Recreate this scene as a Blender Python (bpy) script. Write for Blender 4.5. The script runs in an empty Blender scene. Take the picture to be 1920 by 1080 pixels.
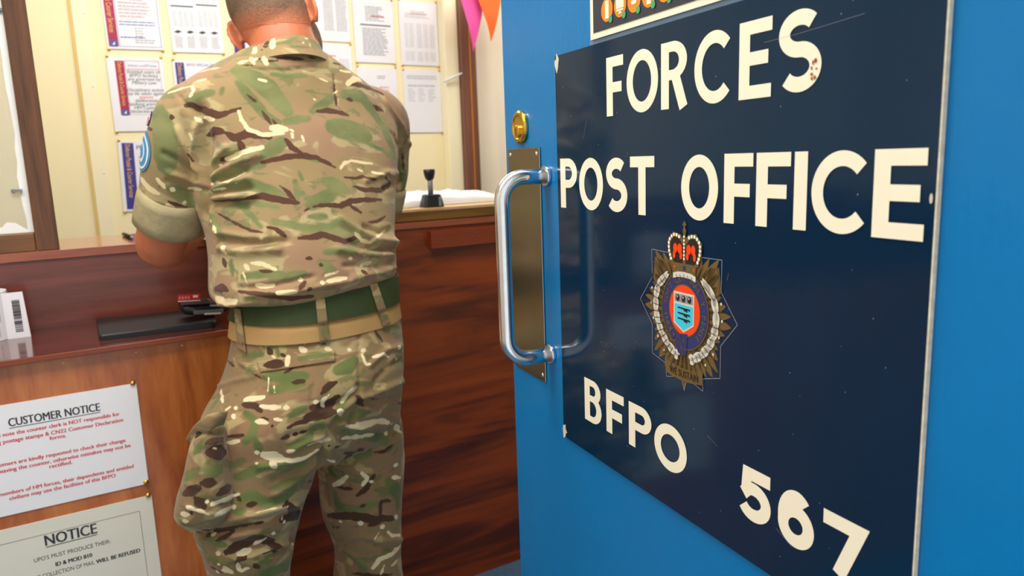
import bpy, bmesh, math, random
import numpy as np
from mathutils import Vector, Matrix, noise
from mathutils.bvhtree import BVHTree

SC = bpy.context.scene
COL = SC.collection
random.seed(7)

# ------------------------------------------------------------------ camera
FPX = 1400.0                       # focal length in pixels of a 1920 px wide frame
CAM_H = 1.28
ROT = np.array([[0.8521, -0.1182, 0.5098], [-0.5222, -0.1282, 0.8431], [-0.0343, -0.9847, -0.1710]])
cd = bpy.data.cameras.new('camera'); cam = bpy.data.objects.new('camera', cd); COL.objects.link(cam)
cd.sensor_width = 36.0; cd.lens = 36.0 * FPX / 1920.0; cd.clip_start = 0.02
m3 = Matrix(((ROT[0, 0], -ROT[0, 1], -ROT[0, 2]), (ROT[1, 0], -ROT[1, 1], -ROT[1, 2]), (ROT[2, 0], -ROT[2, 1], -ROT[2, 2])))
cam.matrix_world = Matrix.Translation((0, 0, CAM_H)) @ m3.to_4x4()
cd.dof.use_dof = True; cd.dof.focus_distance = 0.85; cd.dof.aperture_fstop = 8.5
SC.camera = cam

# ------------------------------------------------------------------ world, lamps, exposure
SC.view_settings.view_transform = 'Standard'
SC.view_settings.look = 'None'
SC.view_settings.gamma = 1.0
SC.view_settings.use_curve_mapping = False
SC.view_settings.exposure = 0.0
w = bpy.data.worlds.new('sky'); SC.world = w; w.use_nodes = True
w.node_tree.nodes['Background'].inputs[0].default_value = (0.92, 0.96, 1.0, 1)
w.node_tree.nodes['Background'].inputs[1].default_value = 1.1      # overcast daylight coming in by the doorway

def lamp(name, loc, sx, sy, power, color=(1, 1, 1)):
    d = bpy.data.lights.new(name, 'AREA'); d.shape = 'RECTANGLE'; d.size = sx; d.size_y = sy
    d.energy = power; d.color = color
    o = bpy.data.objects.new(name, d); COL.objects.link(o); o.location = loc
    return o
LAMPS = [('lobby_light', (0.15, 0.95, 2.44), 1.2, 0.5, 22), ('lobby_light', (-0.95, 0.95, 2.44), 0.6, 0.6, 6),
         ('office_light', (0.55, 2.75, 2.44), 1.5, 0.5, 13.5), ('office_light', (2.0, 2.75, 2.44), 0.9, 0.5, 8)]
for n, l, a, b, p in LAMPS:
    lamp(n, l, a, b, p, (1.0, 0.965, 0.90))

# ------------------------------------------------------------------ helpers
def at(x, y, Y):
    """the point at depth Y seen at photograph pixel x, y"""
    d = ROT @ np.array([x - 960.0, y - 540.0, FPX])
    return Vector(d * (Y / d[1])) + Vector((0, 0, CAM_H))
def raydir(x, y):
    return Vector(ROT @ np.array([x - 960.0, y - 540.0, FPX])).normalized()
def depth(p):
    return float((ROT.T @ (np.array(p) - np.array([0, 0, CAM_H])))[2])

def lin(c):
    return tuple((v / 255 / 12.92) if v / 255 <= 0.04045 else ((v / 255 + 0.055) / 1.055) ** 2.4 for v in c) + (1.0,)

class NT:
    def __init__(s, name):
        s.m = bpy.data.materials.new(name); s.m.use_nodes = True
        s.t = s.m.node_tree; s.n = s.t.nodes; s.b = s.n['Principled BSDF']; s.out = s.n['Material Output']
    def add(s, typ, **kw):
        n = s.n.new(typ)
        for k, v in kw.items():
            setattr(n, k, v)
        return n
    def link(s, a, b): s.t.links.new(a, b)
    def coord(s, scale=(1, 1, 1), rot=(0, 0, 0)):
        tc = s.add('ShaderNodeTexCoord'); mp = s.add('ShaderNodeMapping')
        mp.inputs['Scale'].default_value = scale; mp.inputs['Rotation'].default_value = rot
        s.link(tc.outputs['Object'], mp.inputs['Vector']); return mp.outputs[0]
    def noise(s, vec, scale, detail=3, rough=0.5, dist=0.0):
        n = s.add('ShaderNodeTexNoise'); s.link(vec, n.inputs['Vector'])
        n.inputs['Scale'].default_value = scale; n.inputs['Detail'].default_value = detail
        n.inputs['Roughness'].default_value = rough; n.inputs['Distortion'].default_value = dist
        return n.outputs['Fac']
    def ramp(s, fac, stops, interp='LINEAR'):
        r = s.add('ShaderNodeValToRGB'); cr = r.color_ramp; cr.interpolation = interp
        while len(cr.elements) < len(stops): cr.elements.new(0.5)
        for e, (p, c) in zip(cr.elements, stops):
            e.position = p; e.color = c if len(c) == 4 else lin(c)
        s.link(fac, r.inputs[0]); return r.outputs[0]
    def mix(s, fac, a, b):
        n = s.add('ShaderNodeMix', data_type='RGBA')
        for i, v in ((0, fac), (6, a), (7, b)):
            if isinstance(v, (int, float)): n.inputs[i].default_value = v
            elif isinstance(v, tuple): n.inputs[i].default_value = v
            else: s.link(v, n.inputs[i])
        return n.outputs[2]
    def math(s, op, a, b=0.0, clamp=False):
        n = s.add('ShaderNodeMath', operation=op, use_clamp=clamp)
        for i, v in ((0, a), (1, b)):
            if isinstance(v, (int, float)): n.inputs[i].default_value = v
            else: s.link(v, n.inputs[i])
        return n.outputs[0]
    def bump(s, h, strength=0.2, dist=0.002):
        n = s.add('ShaderNodeBump'); n.inputs['Strength'].default_value = strength; n.inputs['Distance'].default_value = dist
        s.link(h, n.inputs['Height']); s.link(n.outputs[0], s.b.inputs['Normal'])
    def set(s, **kw):
        for k, v in kw.items():
            i = s.b.inputs[k.replace('_', ' ')]
            if hasattr(v, 'is_linked') or hasattr(v, 'links'): s.link(v, i)
            else: i.default_value = v
        return s

def plain(name, c, rough=0.5, metal=0.0, var=0.06, vscale=6, bump=0.0, bscale=200, spec=0.5):
    m = NT(name); v = m.coord(); f = m.noise(v, vscale, 4, 0.6)
    a = lin(tuple(min(255, k * (1 + var)) for k in c)); b = lin(tuple(k * (1 - var) for k in c))
    m.set(Base_Color=m.mix(f, b, a), Roughness=rough, Metallic=metal)
    m.b.inputs['Specular IOR Level'].default_value = spec
    if bump: m.bump(m.noise(v, bscale, 2), bump)
    return m.m

def wood(name, stops, scale=(1, 12, 12), rough=0.3, rot=(0, 0, 0), dist=0.8, ns=1.6, coat=0.0, fine=0.25):
    m = NT(name); v = m.coord(scale, rot)
    f = m.noise(v, ns, 5, 0.55, dist); f2 = m.noise(m.coord(tuple(k * 8 for k in scale), rot), ns, 3)
    g = m.math('ADD', m.math('MULTIPLY', f, 1 - fine), m.math('MULTIPLY', f2, fine))
    m.set(Base_Color=m.ramp(g, stops), Roughness=rough)
    m.b.inputs['Coat Weight'].default_value = coat; m.b.inputs['Coat Roughness'].default_value = 0.08
    m.bump(f2, 0.06, 0.001)
    return m.m

M = {}
M['wall'] = plain('cream_paint', (247, 232, 188), 0.55, var=0.02, vscale=2)
M['wall_white'] = plain('white_paint', (236, 230, 216), 0.7, var=0.02)
M['ceiling'] = plain('ceiling_white', (235, 233, 226), 0.8, var=0.01)
M['seam'] = plain('yellowed_seam', (222, 190, 110), 0.6)
M['trimcream'] = plain('cream_trim_paint', (248, 236, 200), 0.4, var=0.02)
M['mahog'] = wood('mahogany_laminate', [(0.30, (58, 22, 8)), (0.43, (106, 42, 12)), (0.54, (146, 62, 14)), (0.75, (172, 84, 26))], (0.55, 6, 6), 0.30, (0, 0.05, 0), 1.2, 1.6, 0.1, 0.15)
M['riser'] = wood('dark_mahogany_laminate', [(0.28, (70, 32, 24)), (0.48, (100, 48, 36)), (0.75, (128, 68, 50))], (0.8, 9, 9), 0.3, (0, 0.04, 0), 1.2, 1.6, 0.2)
M['shelf'] = wood('shelf_laminate', [(0.3, (66, 28, 22)), (0.5, (88, 40, 32)), (0.75, (108, 54, 42))], (0.8, 8, 9), 0.16, (0, 0, 0), 1.0, 1.6, 0.5)
M['ledge'] = wood('ledge_laminate', [(0.3, (128, 60, 34)), (0.5, (150, 76, 46)), (0.75, (168, 92, 58))], (0.8, 9, 9), 0.2, (0, 0, 0), 1.0, 1.6, 0.4)
M['batten'] = wood('red_brown_timber', [(0.3, (116, 46, 18)), (0.6, (140, 60, 24)), (0.8, (155, 72, 32))], (0.9, 12, 12), 0.35, (0, 0, 0), 0.8, 1.5)
M['olive'] = wood('oak_board', [(0.3, (78, 50, 12)), (0.5, (104, 70, 20)), (0.75, (146, 102, 42))], (1.0, 14, 14), 0.35)
M['ply'] = wood('varnished_plywood', [(0.3, (128, 58, 22)), (0.48, (172, 92, 40)), (0.7, (200, 122, 62))], (7, 5, 1.1), 0.3, (0, 0.35, 0), 2.2, 1.5, 0.2)
M['frame'] = wood('brown_oak', [(0.3, (58, 33, 16)), (0.5, (96, 58, 30)), (0.75, (124, 80, 44))], (16, 10, 1.2), 0.35, (0, 0, 0), 0.9, 1.6)
M['frame_h'] = wood('brown_oak_rail', [(0.3, (66, 40, 18)), (0.5, (110, 72, 36)), (0.75, (136, 92, 50))], (1.2, 10, 16), 0.35, (0, 0, 0), 0.9, 1.6)
M['post'] = wood('stained_post', [(0.3, (92, 58, 46)), (0.5, (120, 78, 60)), (0.75, (142, 98, 78))], (20, 10, 0.8), 0.3)
M['postline'] = plain('lit_post_edge', (196, 120, 52), 0.3)  # orange of the post's lit edge, put in as colour
M['tan'] = wood('pale_worktop', [(0.3, (214, 170, 112)), (0.6, (228, 190, 134)), (0.8, (238, 206, 152))], (1, 10, 10), 0.35)
M['carpet'] = plain('blue_grey_carpet', (84, 116, 146), 0.95, var=0.18, vscale=90, bump=0.4, bscale=400)
M['paper'] = plain('white_paper', (236, 234, 240), 0.35, var=0.01)
M['paper_warm'] = plain('ivory_paper', (232, 230, 216), 0.35, var=0.01)
M['lam'] = plain('laminated_paper', (236, 234, 238), 0.16, var=0.01, bump=0.25, bscale=14)
M['lam_warm'] = plain('laminated_ivory_paper', (228, 224, 208), 0.16, var=0.01, bump=0.25, bscale=14)
M['ink'] = plain('black_ink', (52, 52, 56), 0.5)
M['greyink'] = plain('grey_ink', (150, 148, 156), 0.5)
M['paleink'] = plain('pale_grey_print', (196, 194, 202), 0.5)
M['redink'] = plain('red_ink', (214, 50, 58), 0.5)
M['pinkink'] = plain('faded_red_print', (222, 150, 150), 0.5)
M['blueink'] = plain('blue_print', (66, 90, 160), 0.5)
M['maroon'] = plain('maroon_banner', (168, 34, 82), 0.4)
M['navyban'] = plain('navy_banner', (64, 58, 140), 0.4)
M['yellowink'] = plain('yellow_print', (238, 190, 70), 0.5)
M['brass'] = plain('brass', (226, 182, 84), 0.22, 1.0, 0.05, 40)
M['white_pl'] = plain('white_plastic', (238, 238, 236), 0.35)
M['black_pl'] = plain('black_plastic', (22, 24, 28), 0.38, var=0.1)
M['pad'] = plain('black_rubber_pad', (26, 24, 26), 0.42, var=0.12, vscale=12)
M['grey_pl'] = plain('grey_plastic', (120, 124, 130), 0.35)
M['red_pl'] = plain('red_card', (226, 30, 44), 0.3)
M['orange'] = plain('orange_flag_cloth', (255, 92, 12), 0.7, var=0.02)
M['curtain'] = plain('beige_cloth', (238, 224, 200), 0.8, var=0.03, vscale=5)
M['cord'] = plain('white_cord', (232, 228, 220), 0.7)
M['core'] = plain('cardboard_core', (170, 116, 66), 0.8)
M['steel'] = plain('chromed_steel', (226, 228, 230), 0.20, 1.0, 0.10, 30)
M['plate'] = plain('brushed_steel_plate', (160, 152, 142), 0.26, 1.0, 0.10, 14)
M['signedge'] = plain('raw_board_edge', (214, 200, 176), 0.8, var=0.2, vscale=140)
M['cream'] = plain('cream_vinyl', (255, 243, 216), 0.28, var=0.015, vscale=30)
M['gold'] = plain('dull_gold_print', (112, 88, 48), 0.4, var=0.08, vscale=60)
M['golddark'] = plain('dark_print', (34, 32, 30), 0.4)
M['silver'] = plain('pale_leaf_print', (222, 214, 198), 0.4, var=0.03)
M['gartblue'] = plain('garter_blue', (44, 52, 104), 0.4)
M['crestred'] = plain('crest_red', (255, 70, 20), 0.35, var=0.02)
M['cyan'] = plain('crest_cyan', (62, 206, 232), 0.35, var=0.02)
M['green'] = plain('jewel_green', (46, 120, 66), 0.4)
M['iconorange'] = plain('icon_orange', (250, 140, 30), 0.35, var=0.02)
M['tick'] = plain('tick_green', (70, 170, 110), 0.35)
M['rust'] = plain('rust_spot', (176, 92, 40), 0.7, var=0.2, vscale=200)
M['belt'] = plain('green_webbing', (48, 62, 22), 0.75, var=0.08, vscale=30, bump=0.5, bscale=700)
M['waist'] = plain('khaki_waistband', (176, 138, 84), 0.85, var=0.06, vscale=14, bump=0.2, bscale=900)
M['cuff'] = plain('pale_khaki_cuff', (168, 154, 116), 0.9, var=0.13, vscale=40, bump=0.5, bscale=90)
M['thread'] = plain('dark_stitching', (84, 70, 48), 0.9)
M['boot'] = plain('brown_leather', (84, 58, 38), 0.45, var=0.1, bump=0.2, bscale=150)
M['sole'] = plain('boot_rubber', (30, 26, 24), 0.7)
M['badgeblue'] = plain('badge_blue', (60, 150, 204), 0.7)
M['dark'] = plain('dark_recess', (14, 12, 12), 0.8)
m = NT('pink_flag_cloth'); m.set(Base_Color=lin((236, 92, 172)), Roughness=0.7)
tr = m.add('ShaderNodeBsdfTranslucent'); tr.inputs[0].default_value = lin((240, 110, 180)); mx = m.add('ShaderNodeMixShader'); mx.inputs[0].default_value = 0.3
m.link(m.b.outputs[0], mx.inputs[1]); m.link(tr.outputs[0], mx.inputs[2]); m.link(mx.outputs[0], m.out.inputs[0]); M['pink'] = m.m
# painted door: gloss blue with brush ripple
m = NT('blue_gloss_paint'); v = m.coord((1, 1, 1)); f = m.noise(v, 5, 4, 0.6)
m.set(Base_Color=m.mix(f, lin((0, 112, 176)), lin((0, 124, 192))), Roughness=0.24)
hh = m.math('ADD', m.noise(m.coord((160, 160, 26)), 1.0, 3, 0.6), m.math('MULTIPLY', m.noise(v, 160, 2), 0.5)); m.bump(hh, 0.28, 0.0014); M['door'] = m.m; m.b.inputs['Specular IOR Level'].default_value = 0.36
# sign face: navy enamel, hand-worn sheen
m = NT('navy_sign_enamel'); v = m.coord(); f = m.noise(v, 9, 5, 0.65)
m.set(Base_Color=m.mix(f, lin((2, 36, 60)), lin((4, 44, 72))), Roughness=m.math('ADD', m.math('MULTIPLY', m.noise(v, 14, 5, 0.7), 0.10), 0.05)); M['sign'] = m.m
m.b.inputs['Specular IOR Level'].default_value = 0.36
m.bump(m.noise(v, 7, 2), 0.05, 0.004)
m = NT('charcoal_sign_enamel'); v = m.coord(); m.set(Base_Color=m.mix(m.noise(v, 20, 4), lin((44, 50, 62)), lin((58, 64, 78))), Roughness=0.18); M['topsign'] = m.m
# clear acrylic pane
m = NT('hazy_acrylic'); tb = m.add('ShaderNodeBsdfTransparent'); tb.inputs[0].default_value = (0.93, 0.93, 0.9, 1)
m.set(Base_Color=lin((226, 222, 205)), Roughness=0.08); mx = m.add('ShaderNodeMixShader'); mx.inputs[0].default_value = 0.28
m.link(tb.outputs[0], mx.inputs[1]); m.link(m.b.outputs[0], mx.inputs[2]); m.link(mx.outputs[0], m.out.inputs[0]); M['pane'] = m.m
m = NT('clear_film'); tb = m.add('ShaderNodeBsdfTransparent'); m.set(Base_Color=lin((150, 170, 190)), Roughness=0.1); mx = m.add('ShaderNodeMixShader'); mx.inputs[0].default_value = 0.35
m.link(tb.outputs[0], mx.inputs[1]); m.link(m.b.outputs[0], mx.inputs[2]); m.link(mx.outputs[0], m.out.inputs[0]); M['film'] = m.m
m = NT('lamp_diffuser'); m.b.inputs['Emission Color'].default_value = (1, 0.97, 0.9, 1); m.b.inputs['Emission Strength'].default_value = 4.0; M['lampface'] = m.m

# ---- mesh building
class MB:
    def __init__(s): s.v = []; s.f = []
    def quad(s, a, b, c, d): return s.poly([a, b, c, d])
    def poly(s, pts):
        n = len(s.v); s.v += [tuple(p) for p in pts]; s.f.append(tuple(range(n, n + len(pts)))); return s
    def add(s, vs, fs):
        n = len(s.v); s.v += [tuple(p) for p in vs]; s.f += [tuple(i + n for i in f) for f in fs]; return s
    def box(s, x0, x1, y0, y1, z0, z1):
        return s.obox(Vector(((x0 + x1) / 2, (y0 + y1) / 2, (z0 + z1) / 2)), Vector((1, 0, 0)), Vector((0, 1, 0)), Vector((0, 0, 1)), (x1 - x0) / 2, (y1 - y0) / 2, (z1 - z0) / 2)
    def obox(s, c, ax, ay, az, a, b, d):
        vs = [c + ax * (i * a) + ay * (j * b) + az * (k * d) for i in (-1, 1) for j in (-1, 1) for k in (-1, 1)]
        return s.add(vs, [(0, 1, 3, 2), (4, 6, 7, 5), (0, 4, 5, 1), (2, 3, 7, 6), (0, 2, 6, 4), (1, 5, 7, 3)])
    def loft(s, rings, cap=True):
        n = len(rings[0]); b = len(s.v)
        for r in rings: s.v += [tuple(p) for p in r]
        for i in range(len(rings) - 1):
            for j in range(n):
                k = (j + 1) % n
                s.f.append((b + i * n + j, b + i * n + k, b + (i + 1) * n + k, b + (i + 1) * n + j))
        if cap:
            s.f.append(tuple(b + j for j in reversed(range(n)))); e = b + (len(rings) - 1) * n
            s.f.append(tuple(e + j for j in range(n)))
        return s
    def tube(s, pts, rad, n=12, cap=True):
        pts = [Vector(p) for p in pts]; rr = rad if isinstance(rad, (list, tuple)) else [rad] * len(pts)
        rings = []; up = Vector((0, 0, 1)); prev = None
        for i, p in enumerate(pts):
            t = (pts[min(i + 1, len(pts) - 1)] - pts[max(i - 1, 0)]).normalized()
            if prev is None:
                a = t.cross(up) if abs(t.z) < 0.95 else t.cross(Vector((1, 0, 0)))
            else: a = prev - t * prev.dot(t)
            a.normalize(); b = t.cross(a); prev = a
            rings.append([p + (a * math.cos(2 * math.pi * k / n) + b * math.sin(2 * math.pi * k / n)) * rr[i] for k in range(n)])
        return s.loft(rings, cap)
    def disc(s, c, ax, ay, ra, rb=None, n=24):
        rb = ra if rb is None else rb
        return s.poly([c + ax * (ra * math.cos(2 * math.pi * k / n)) + ay * (rb * math.sin(2 * math.pi * k / n)) for k in range(n)])
    def ball(s, c, ax, ay, az, a, b, d, n=16, m=10):
        rings = []
        for i in range(m + 1):
            t = -math.pi / 2 + math.pi * (i if 0 < i < m else (0.08 if i == 0 else m - 0.08)) / m
            rings.append([c + ax * (a * math.cos(t) * math.cos(2 * math.pi * k / n)) + ay * (b * math.cos(t) * math.sin(2 * math.pi * k / n)) + az * (d * math.sin(t)) for k in range(n)])
        return s.loft(rings)
    def mesh(s, name='m'):
        me = bpy.data.meshes.new(name); me.from_pydata(s.v, [], s.f); me.update(); return me
    def build(s, name, mat, parent=None, bevel=0.0, smooth=False, base=None, recalc=True):
        return put(name, s.mesh(name), mat, parent, bevel, smooth, base, recalc)

def wloc(o):
    l = Vector(o.location)
    while o.parent: o = o.parent; l += o.location
    return l
def put(name, me, mat, parent=None, bevel=0.0, smooth=False, base=None, recalc=True):
    """link a mesh given in world coordinates as one object, its origin at its base"""
    o = bpy.data.objects.new(name, me); COL.objects.link(o)
    n = len(me.vertices); co = np.empty(n * 3); me.vertices.foreach_get('co', co); co = co.reshape(-1, 3)
    if base is None:
        mn, mx_ = co.min(0), co.max(0); base = Vector(((mn[0] + mx_[0]) / 2, (mn[1] + mx_[1]) / 2, mn[2]))
    co = co - np.array(base); me.vertices.foreach_set('co', co.ravel()); me.update()
    o.location = Vector(base) - (wloc(parent) if parent else Vector((0, 0, 0)))
    if parent: o.parent = parent
    if mat is not None: me.materials.append(M[mat] if isinstance(mat, str) else mat)
    bmx = bmesh.new(); bmx.from_mesh(me); recalc and bmesh.ops.recalc_face_normals(bmx, faces=bmx.faces)
    for f in bmx.faces: f.smooth = smooth
    bmx.to_mesh(me); bmx.free()
    if bevel:
        b = o.modifiers.new('bevel', 'BEVEL'); b.width = bevel; b.segments = 2; b.limit_method = 'ANGLE'
    return o
def empty(name, loc):
    o = bpy.data.objects.new(name, None); COL.objects.link(o); o.location = loc; o.empty_display_size = 0.05; return o
def tag(o, label, cat, group=None):
    o['label'] = label; o['category'] = cat
    if group: o['group'] = group
    return o
def struct(o): o['kind'] = 'structure'; return o

def text_geo(txt, size, o, ax, ay, align='CENTER', bold=0.0, shear=0.0, space=1.0, width=None):
    """letters as flat faces: origin o, ax along the line, ay up"""
    cu = bpy.data.curves.new('t', 'FONT'); cu.body = txt; cu.size = size; cu.align_x = align; 
    cu.shear = shear; cu.space_character = space; cu.resolution_u = 3; cu.fill_mode = 'FRONT'
    ob = bpy.data.objects.new('t', cu); me = bpy.data.meshes.new_from_object(ob)
    vs = [v.co.copy() for v in me.vertices]; fs = [tuple(p.vertices) for p in me.polygons]
    bpy.data.objects.remove(ob); bpy.data.curves.remove(cu); bpy.data.meshes.remove(me)
    if width and vs:
        x0 = min(v.x for v in vs); x1 = max(v.x for v in vs); k = width / (x1 - x0)
        for v in vs: v.x *= k
    o = Vector(o); ax = Vector(ax); ay = Vector(ay); az = ax.cross(ay)
    base_v = [o + ax * v.x + ay * v.y for v in vs]; V_, F_ = list(base_v), list(fs)
    for k in (1, 2) if bold else ():                     # heavier strokes: the same letters again, a shade to the right
        n = len(V_); V_ += [p + ax * (bold * size * 1.3 * k) + az * (2e-5 * k) for p in base_v]; F_ += [tuple(i + n for i in f) for f in fs]
    return V_, F_
VX, VY, VZ = Vector((1, 0, 0)), Vector((0, 1, 0)), Vector((0, 0, 1))

# ------------------------------------------------------------------ the room
struct(MB().box(-1.6, 3.4, -0.1, 3.6, -0.05, 0).build('floor', 'carpet'))
struct(MB().box(-1.6, 3.4, -0.1, 3.6, 2.5, 2.56).build('ceiling', 'ceiling'))
struct(MB().box(-1.6, 3.4, 3.5, 3.6, 0, 2.5).build('wall_back', 'wall'))
struct(MB().box(-1.7, -1.6, -0.1, 3.6, 0, 2.5).build('wall_left', 'wall_white'))
struct(MB().box(3.4, 3.5, -0.1, 3.6, 0, 2.5).build('wall_right', 'wall_white'))
fw = MB(); fw.box(-1.6, -0.48, -0.1, 0.04, 0, 2.5); fw.box(0.52, 3.4, -0.1, 0.04, 0, 2.5); fw.box(-0.48, 0.52, -0.1, 0.04, 2.1, 2.5)
struct(fw.build('wall_front', 'wall_white'))
t = MB(); t.box(1.735, 1.81, 3.43, 3.5, 0, 2.5); struct(t.build('trim_1', 'trimcream', bevel=0.004))
t = MB(); t.box(0.148, 0.205, 3.492, 3.5, 0, 2.5)
o = struct(t.build('trim_2', 'trimcream', bevel=0.002))
q = MB(); q.box(0.138, 0.148, 3.493, 3.5, 0, 2.5); q.build('seam', 'seam', o)
for z in (1.28, 1.62, 1.9): MB().ball(Vector((0.19, 3.491, z)), VX, VZ, VY, 0.004, 0.004, 0.002, 10, 6).build('screw', 'white_pl', o)
t = MB(); t.box(1.811, 1.893, 3.4, 3.5, 0, 2.5); o = struct(t.build('trim_3', 'post', bevel=0.004))
MB().box(1.853, 1.859, 3.394, 3.401, 0, 2.5).build('lit_edge_strip', 'postline', o)  # thin strip painted as light catching the post's edge
for n, l, a, b, p in LAMPS:
    t = empty('ceiling_light', (l[0], l[1], 2.46)); f = MB()
    x0, x1, y0, y1 = l[0] - a / 2 - .03, l[0] + a / 2 + .03, l[1] - b / 2 - .03, l[1] + b / 2 + .03
    f.box(x0, x1, y0, y0 + .03, 2.455, 2.5); f.box(x0, x1, y1 - .03, y1, 2.455, 2.5); f.box(x0, x0 + .03, y0, y1, 2.455, 2.5); f.box(x1 - .03, x1, y0, y1, 2.455, 2.5)
    f.build('frame', 'white_pl', t); MB().box(x0 + .03, x1 - .03, y0 + .03, y1 - .03, 2.47, 2.485).build('diffuser', 'lampface', t)
    where = 'in front of the counter' if n == 'lobby_light' else 'behind the counter'
    tag(t, 'flat white ceiling light panel over the %s side %s' % ('larger' if a > 1 else 'smaller', where), 'light')

# curtain right of the stained post
c = MB(); rows = []
for iz in range(13):
    z = 0.02 + iz * 0.2
    rows.append([Vector((1.897 + 0.02 * k, 3.445 + 0.012 * math.sin(k * 0.55 + 0.25 * math.sin(iz * .8)) + 0.006 * math.sin(k * 1.3 + iz * .5), z)) for k in range(54)])
vs = [p for r in rows for p in r] + [p + Vector((0, 0.004, 0)) for r in rows for p in r]; fs = []
for s_, off in ((0, 0), (1, 13 * 54)):
    for i in range(12):
        for k in range(53):
            a = off + i * 54 + k; fs.append((a, a + 1, a + 55, a + 54))
tag(c.add(vs, fs).build('curtain', 'curtain', smooth=True), 'plain beige cloth hanging on the back wall right of the brown post', 'curtain')

# ------------------------------------------------------------------ counter
ct = empty('counter', (0.6, 1.95, 0))
tag(ct, 'long mahogany post office counter with raised ledge and writing shelf', 'counter')
MB().box(0.32, 2.6, 1.9127, 1.945, 0.0, 1.096).build('front_panel', 'mahog', ct)
MB().box(-1.6, 0.32, 1.9127, 1.945, 0.93, 1.096).build('riser_panel', 'riser', ct)
MB().box(-1.6, 2.6, 1.908, 2.225, 1.0965, 1.117).build('ledge', 'ledge', ct, bevel=0.002)
MB().box(0.62, 2.6, 1.905, 2.13, 1.1175, 1.145).build('oak_board', 'olive', ct, bevel=0.002)
MB().box(0.62, 2.6, 1.935, 2.14, 1.1452, 1.149).build('worktop', 'tan', ct)
MB().box(0.885, 2.6, 1.888, 1.9125, 1.0375, 1.0885).build('batten', 'batten', ct, bevel=0.002)
MB().box(-1.6, 0.325, 1.6215, 1.9125, 0.936, 0.947).build('writing_shelf', 'shelf', ct)
MB().box(-1.6, 0.325, 1.618, 1.6213, 0.936, 0.9468).build('shelf_edge', 'batten', ct, bevel=0.001)
MB().box(-1.6, 0.32, 1.632, 1.65, 0.0, 0.9355).build('plywood_panel', 'ply', ct)
MB().box(0.302, 0.32, 1.651, 1.9125, 0.0, 0.9355).build('end_panel', 'ply', ct)
for x in (-0.02, 0.105, 0.19): MB().ball(Vector((x, 1.631, 0.925)), VX, VZ, VY, 0.002, 0.002, 0.0009, 8, 5).build('screw', 'tan', ct)
for x in (0.916, 1.02, 1.3): MB().ball(Vector((x, 1.8875, 1.062)), VX, VZ, VY, 0.0035, 0.0035, 0.0015, 8, 5).build('screw', 'batten', ct)

# glazed screen standing on the ledge at the left
sc = empty('counter_screen', (-0.02, 1.93, 1.117))
tag(sc, 'brown oak framed acrylic screen standing on the left end of the ledge', 'screen')
MB().box(-0.043, 0.0, 1.913, 1.95, 1.117, 2.4).build('stile', 'frame', sc, bevel=0.002)
MB().box(-0.9, -0.0435, 1.914, 1.949, 1.117, 1.157).build('rail', 'frame_h', sc, bevel=0.002)
MB().box(-0.9, -0.0435, 1.93, 1.934, 1.157, 2.4).build('pane', 'pane', sc)
st = MB(); L, R_ = [], []
for i in range(42):
    z = 1.158 + i * 0.03; L.append(-0.056 - 0.006 * noise.noise(Vector((3.1, z * 9, 0))) - 0.004 * noise.noise(Vector((1, z * 31, 2))))
for i in range(41):
    z = 1.158 + i * 0.03; st.quad((L[i], 1.9285, z), (-0.0436, 1.9285, z), (-0.0436, 1.9285, z + .03), (L[i + 1], 1.9285, z + .03))
pts = [(-0.0436, 1.158), (-0.16, 1.158), (-0.16, 1.168), (-0.10, 1.172), (-0.09, 1.182), (-0.075, 1.180), (-0.06, 1.168)]
st.poly([(x, 1.9284, z) for x, z in pts]); st.build('sealing_strip', 'white_pl', sc)
for x, z in ((-0.066, 1.248), (-0.044, 1.618)):
    cl = MB().box(x - 0.006, x + 0.012, 1.921, 1.9284, z - 0.003, z + 0.003); cl.ball(Vector((x - 0.004, 1.9245, z)), VX, VZ, VY, 0.005, 0.005, 0.003, 10, 6); cl.build('clip', 'grey_pl', sc)
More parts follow.
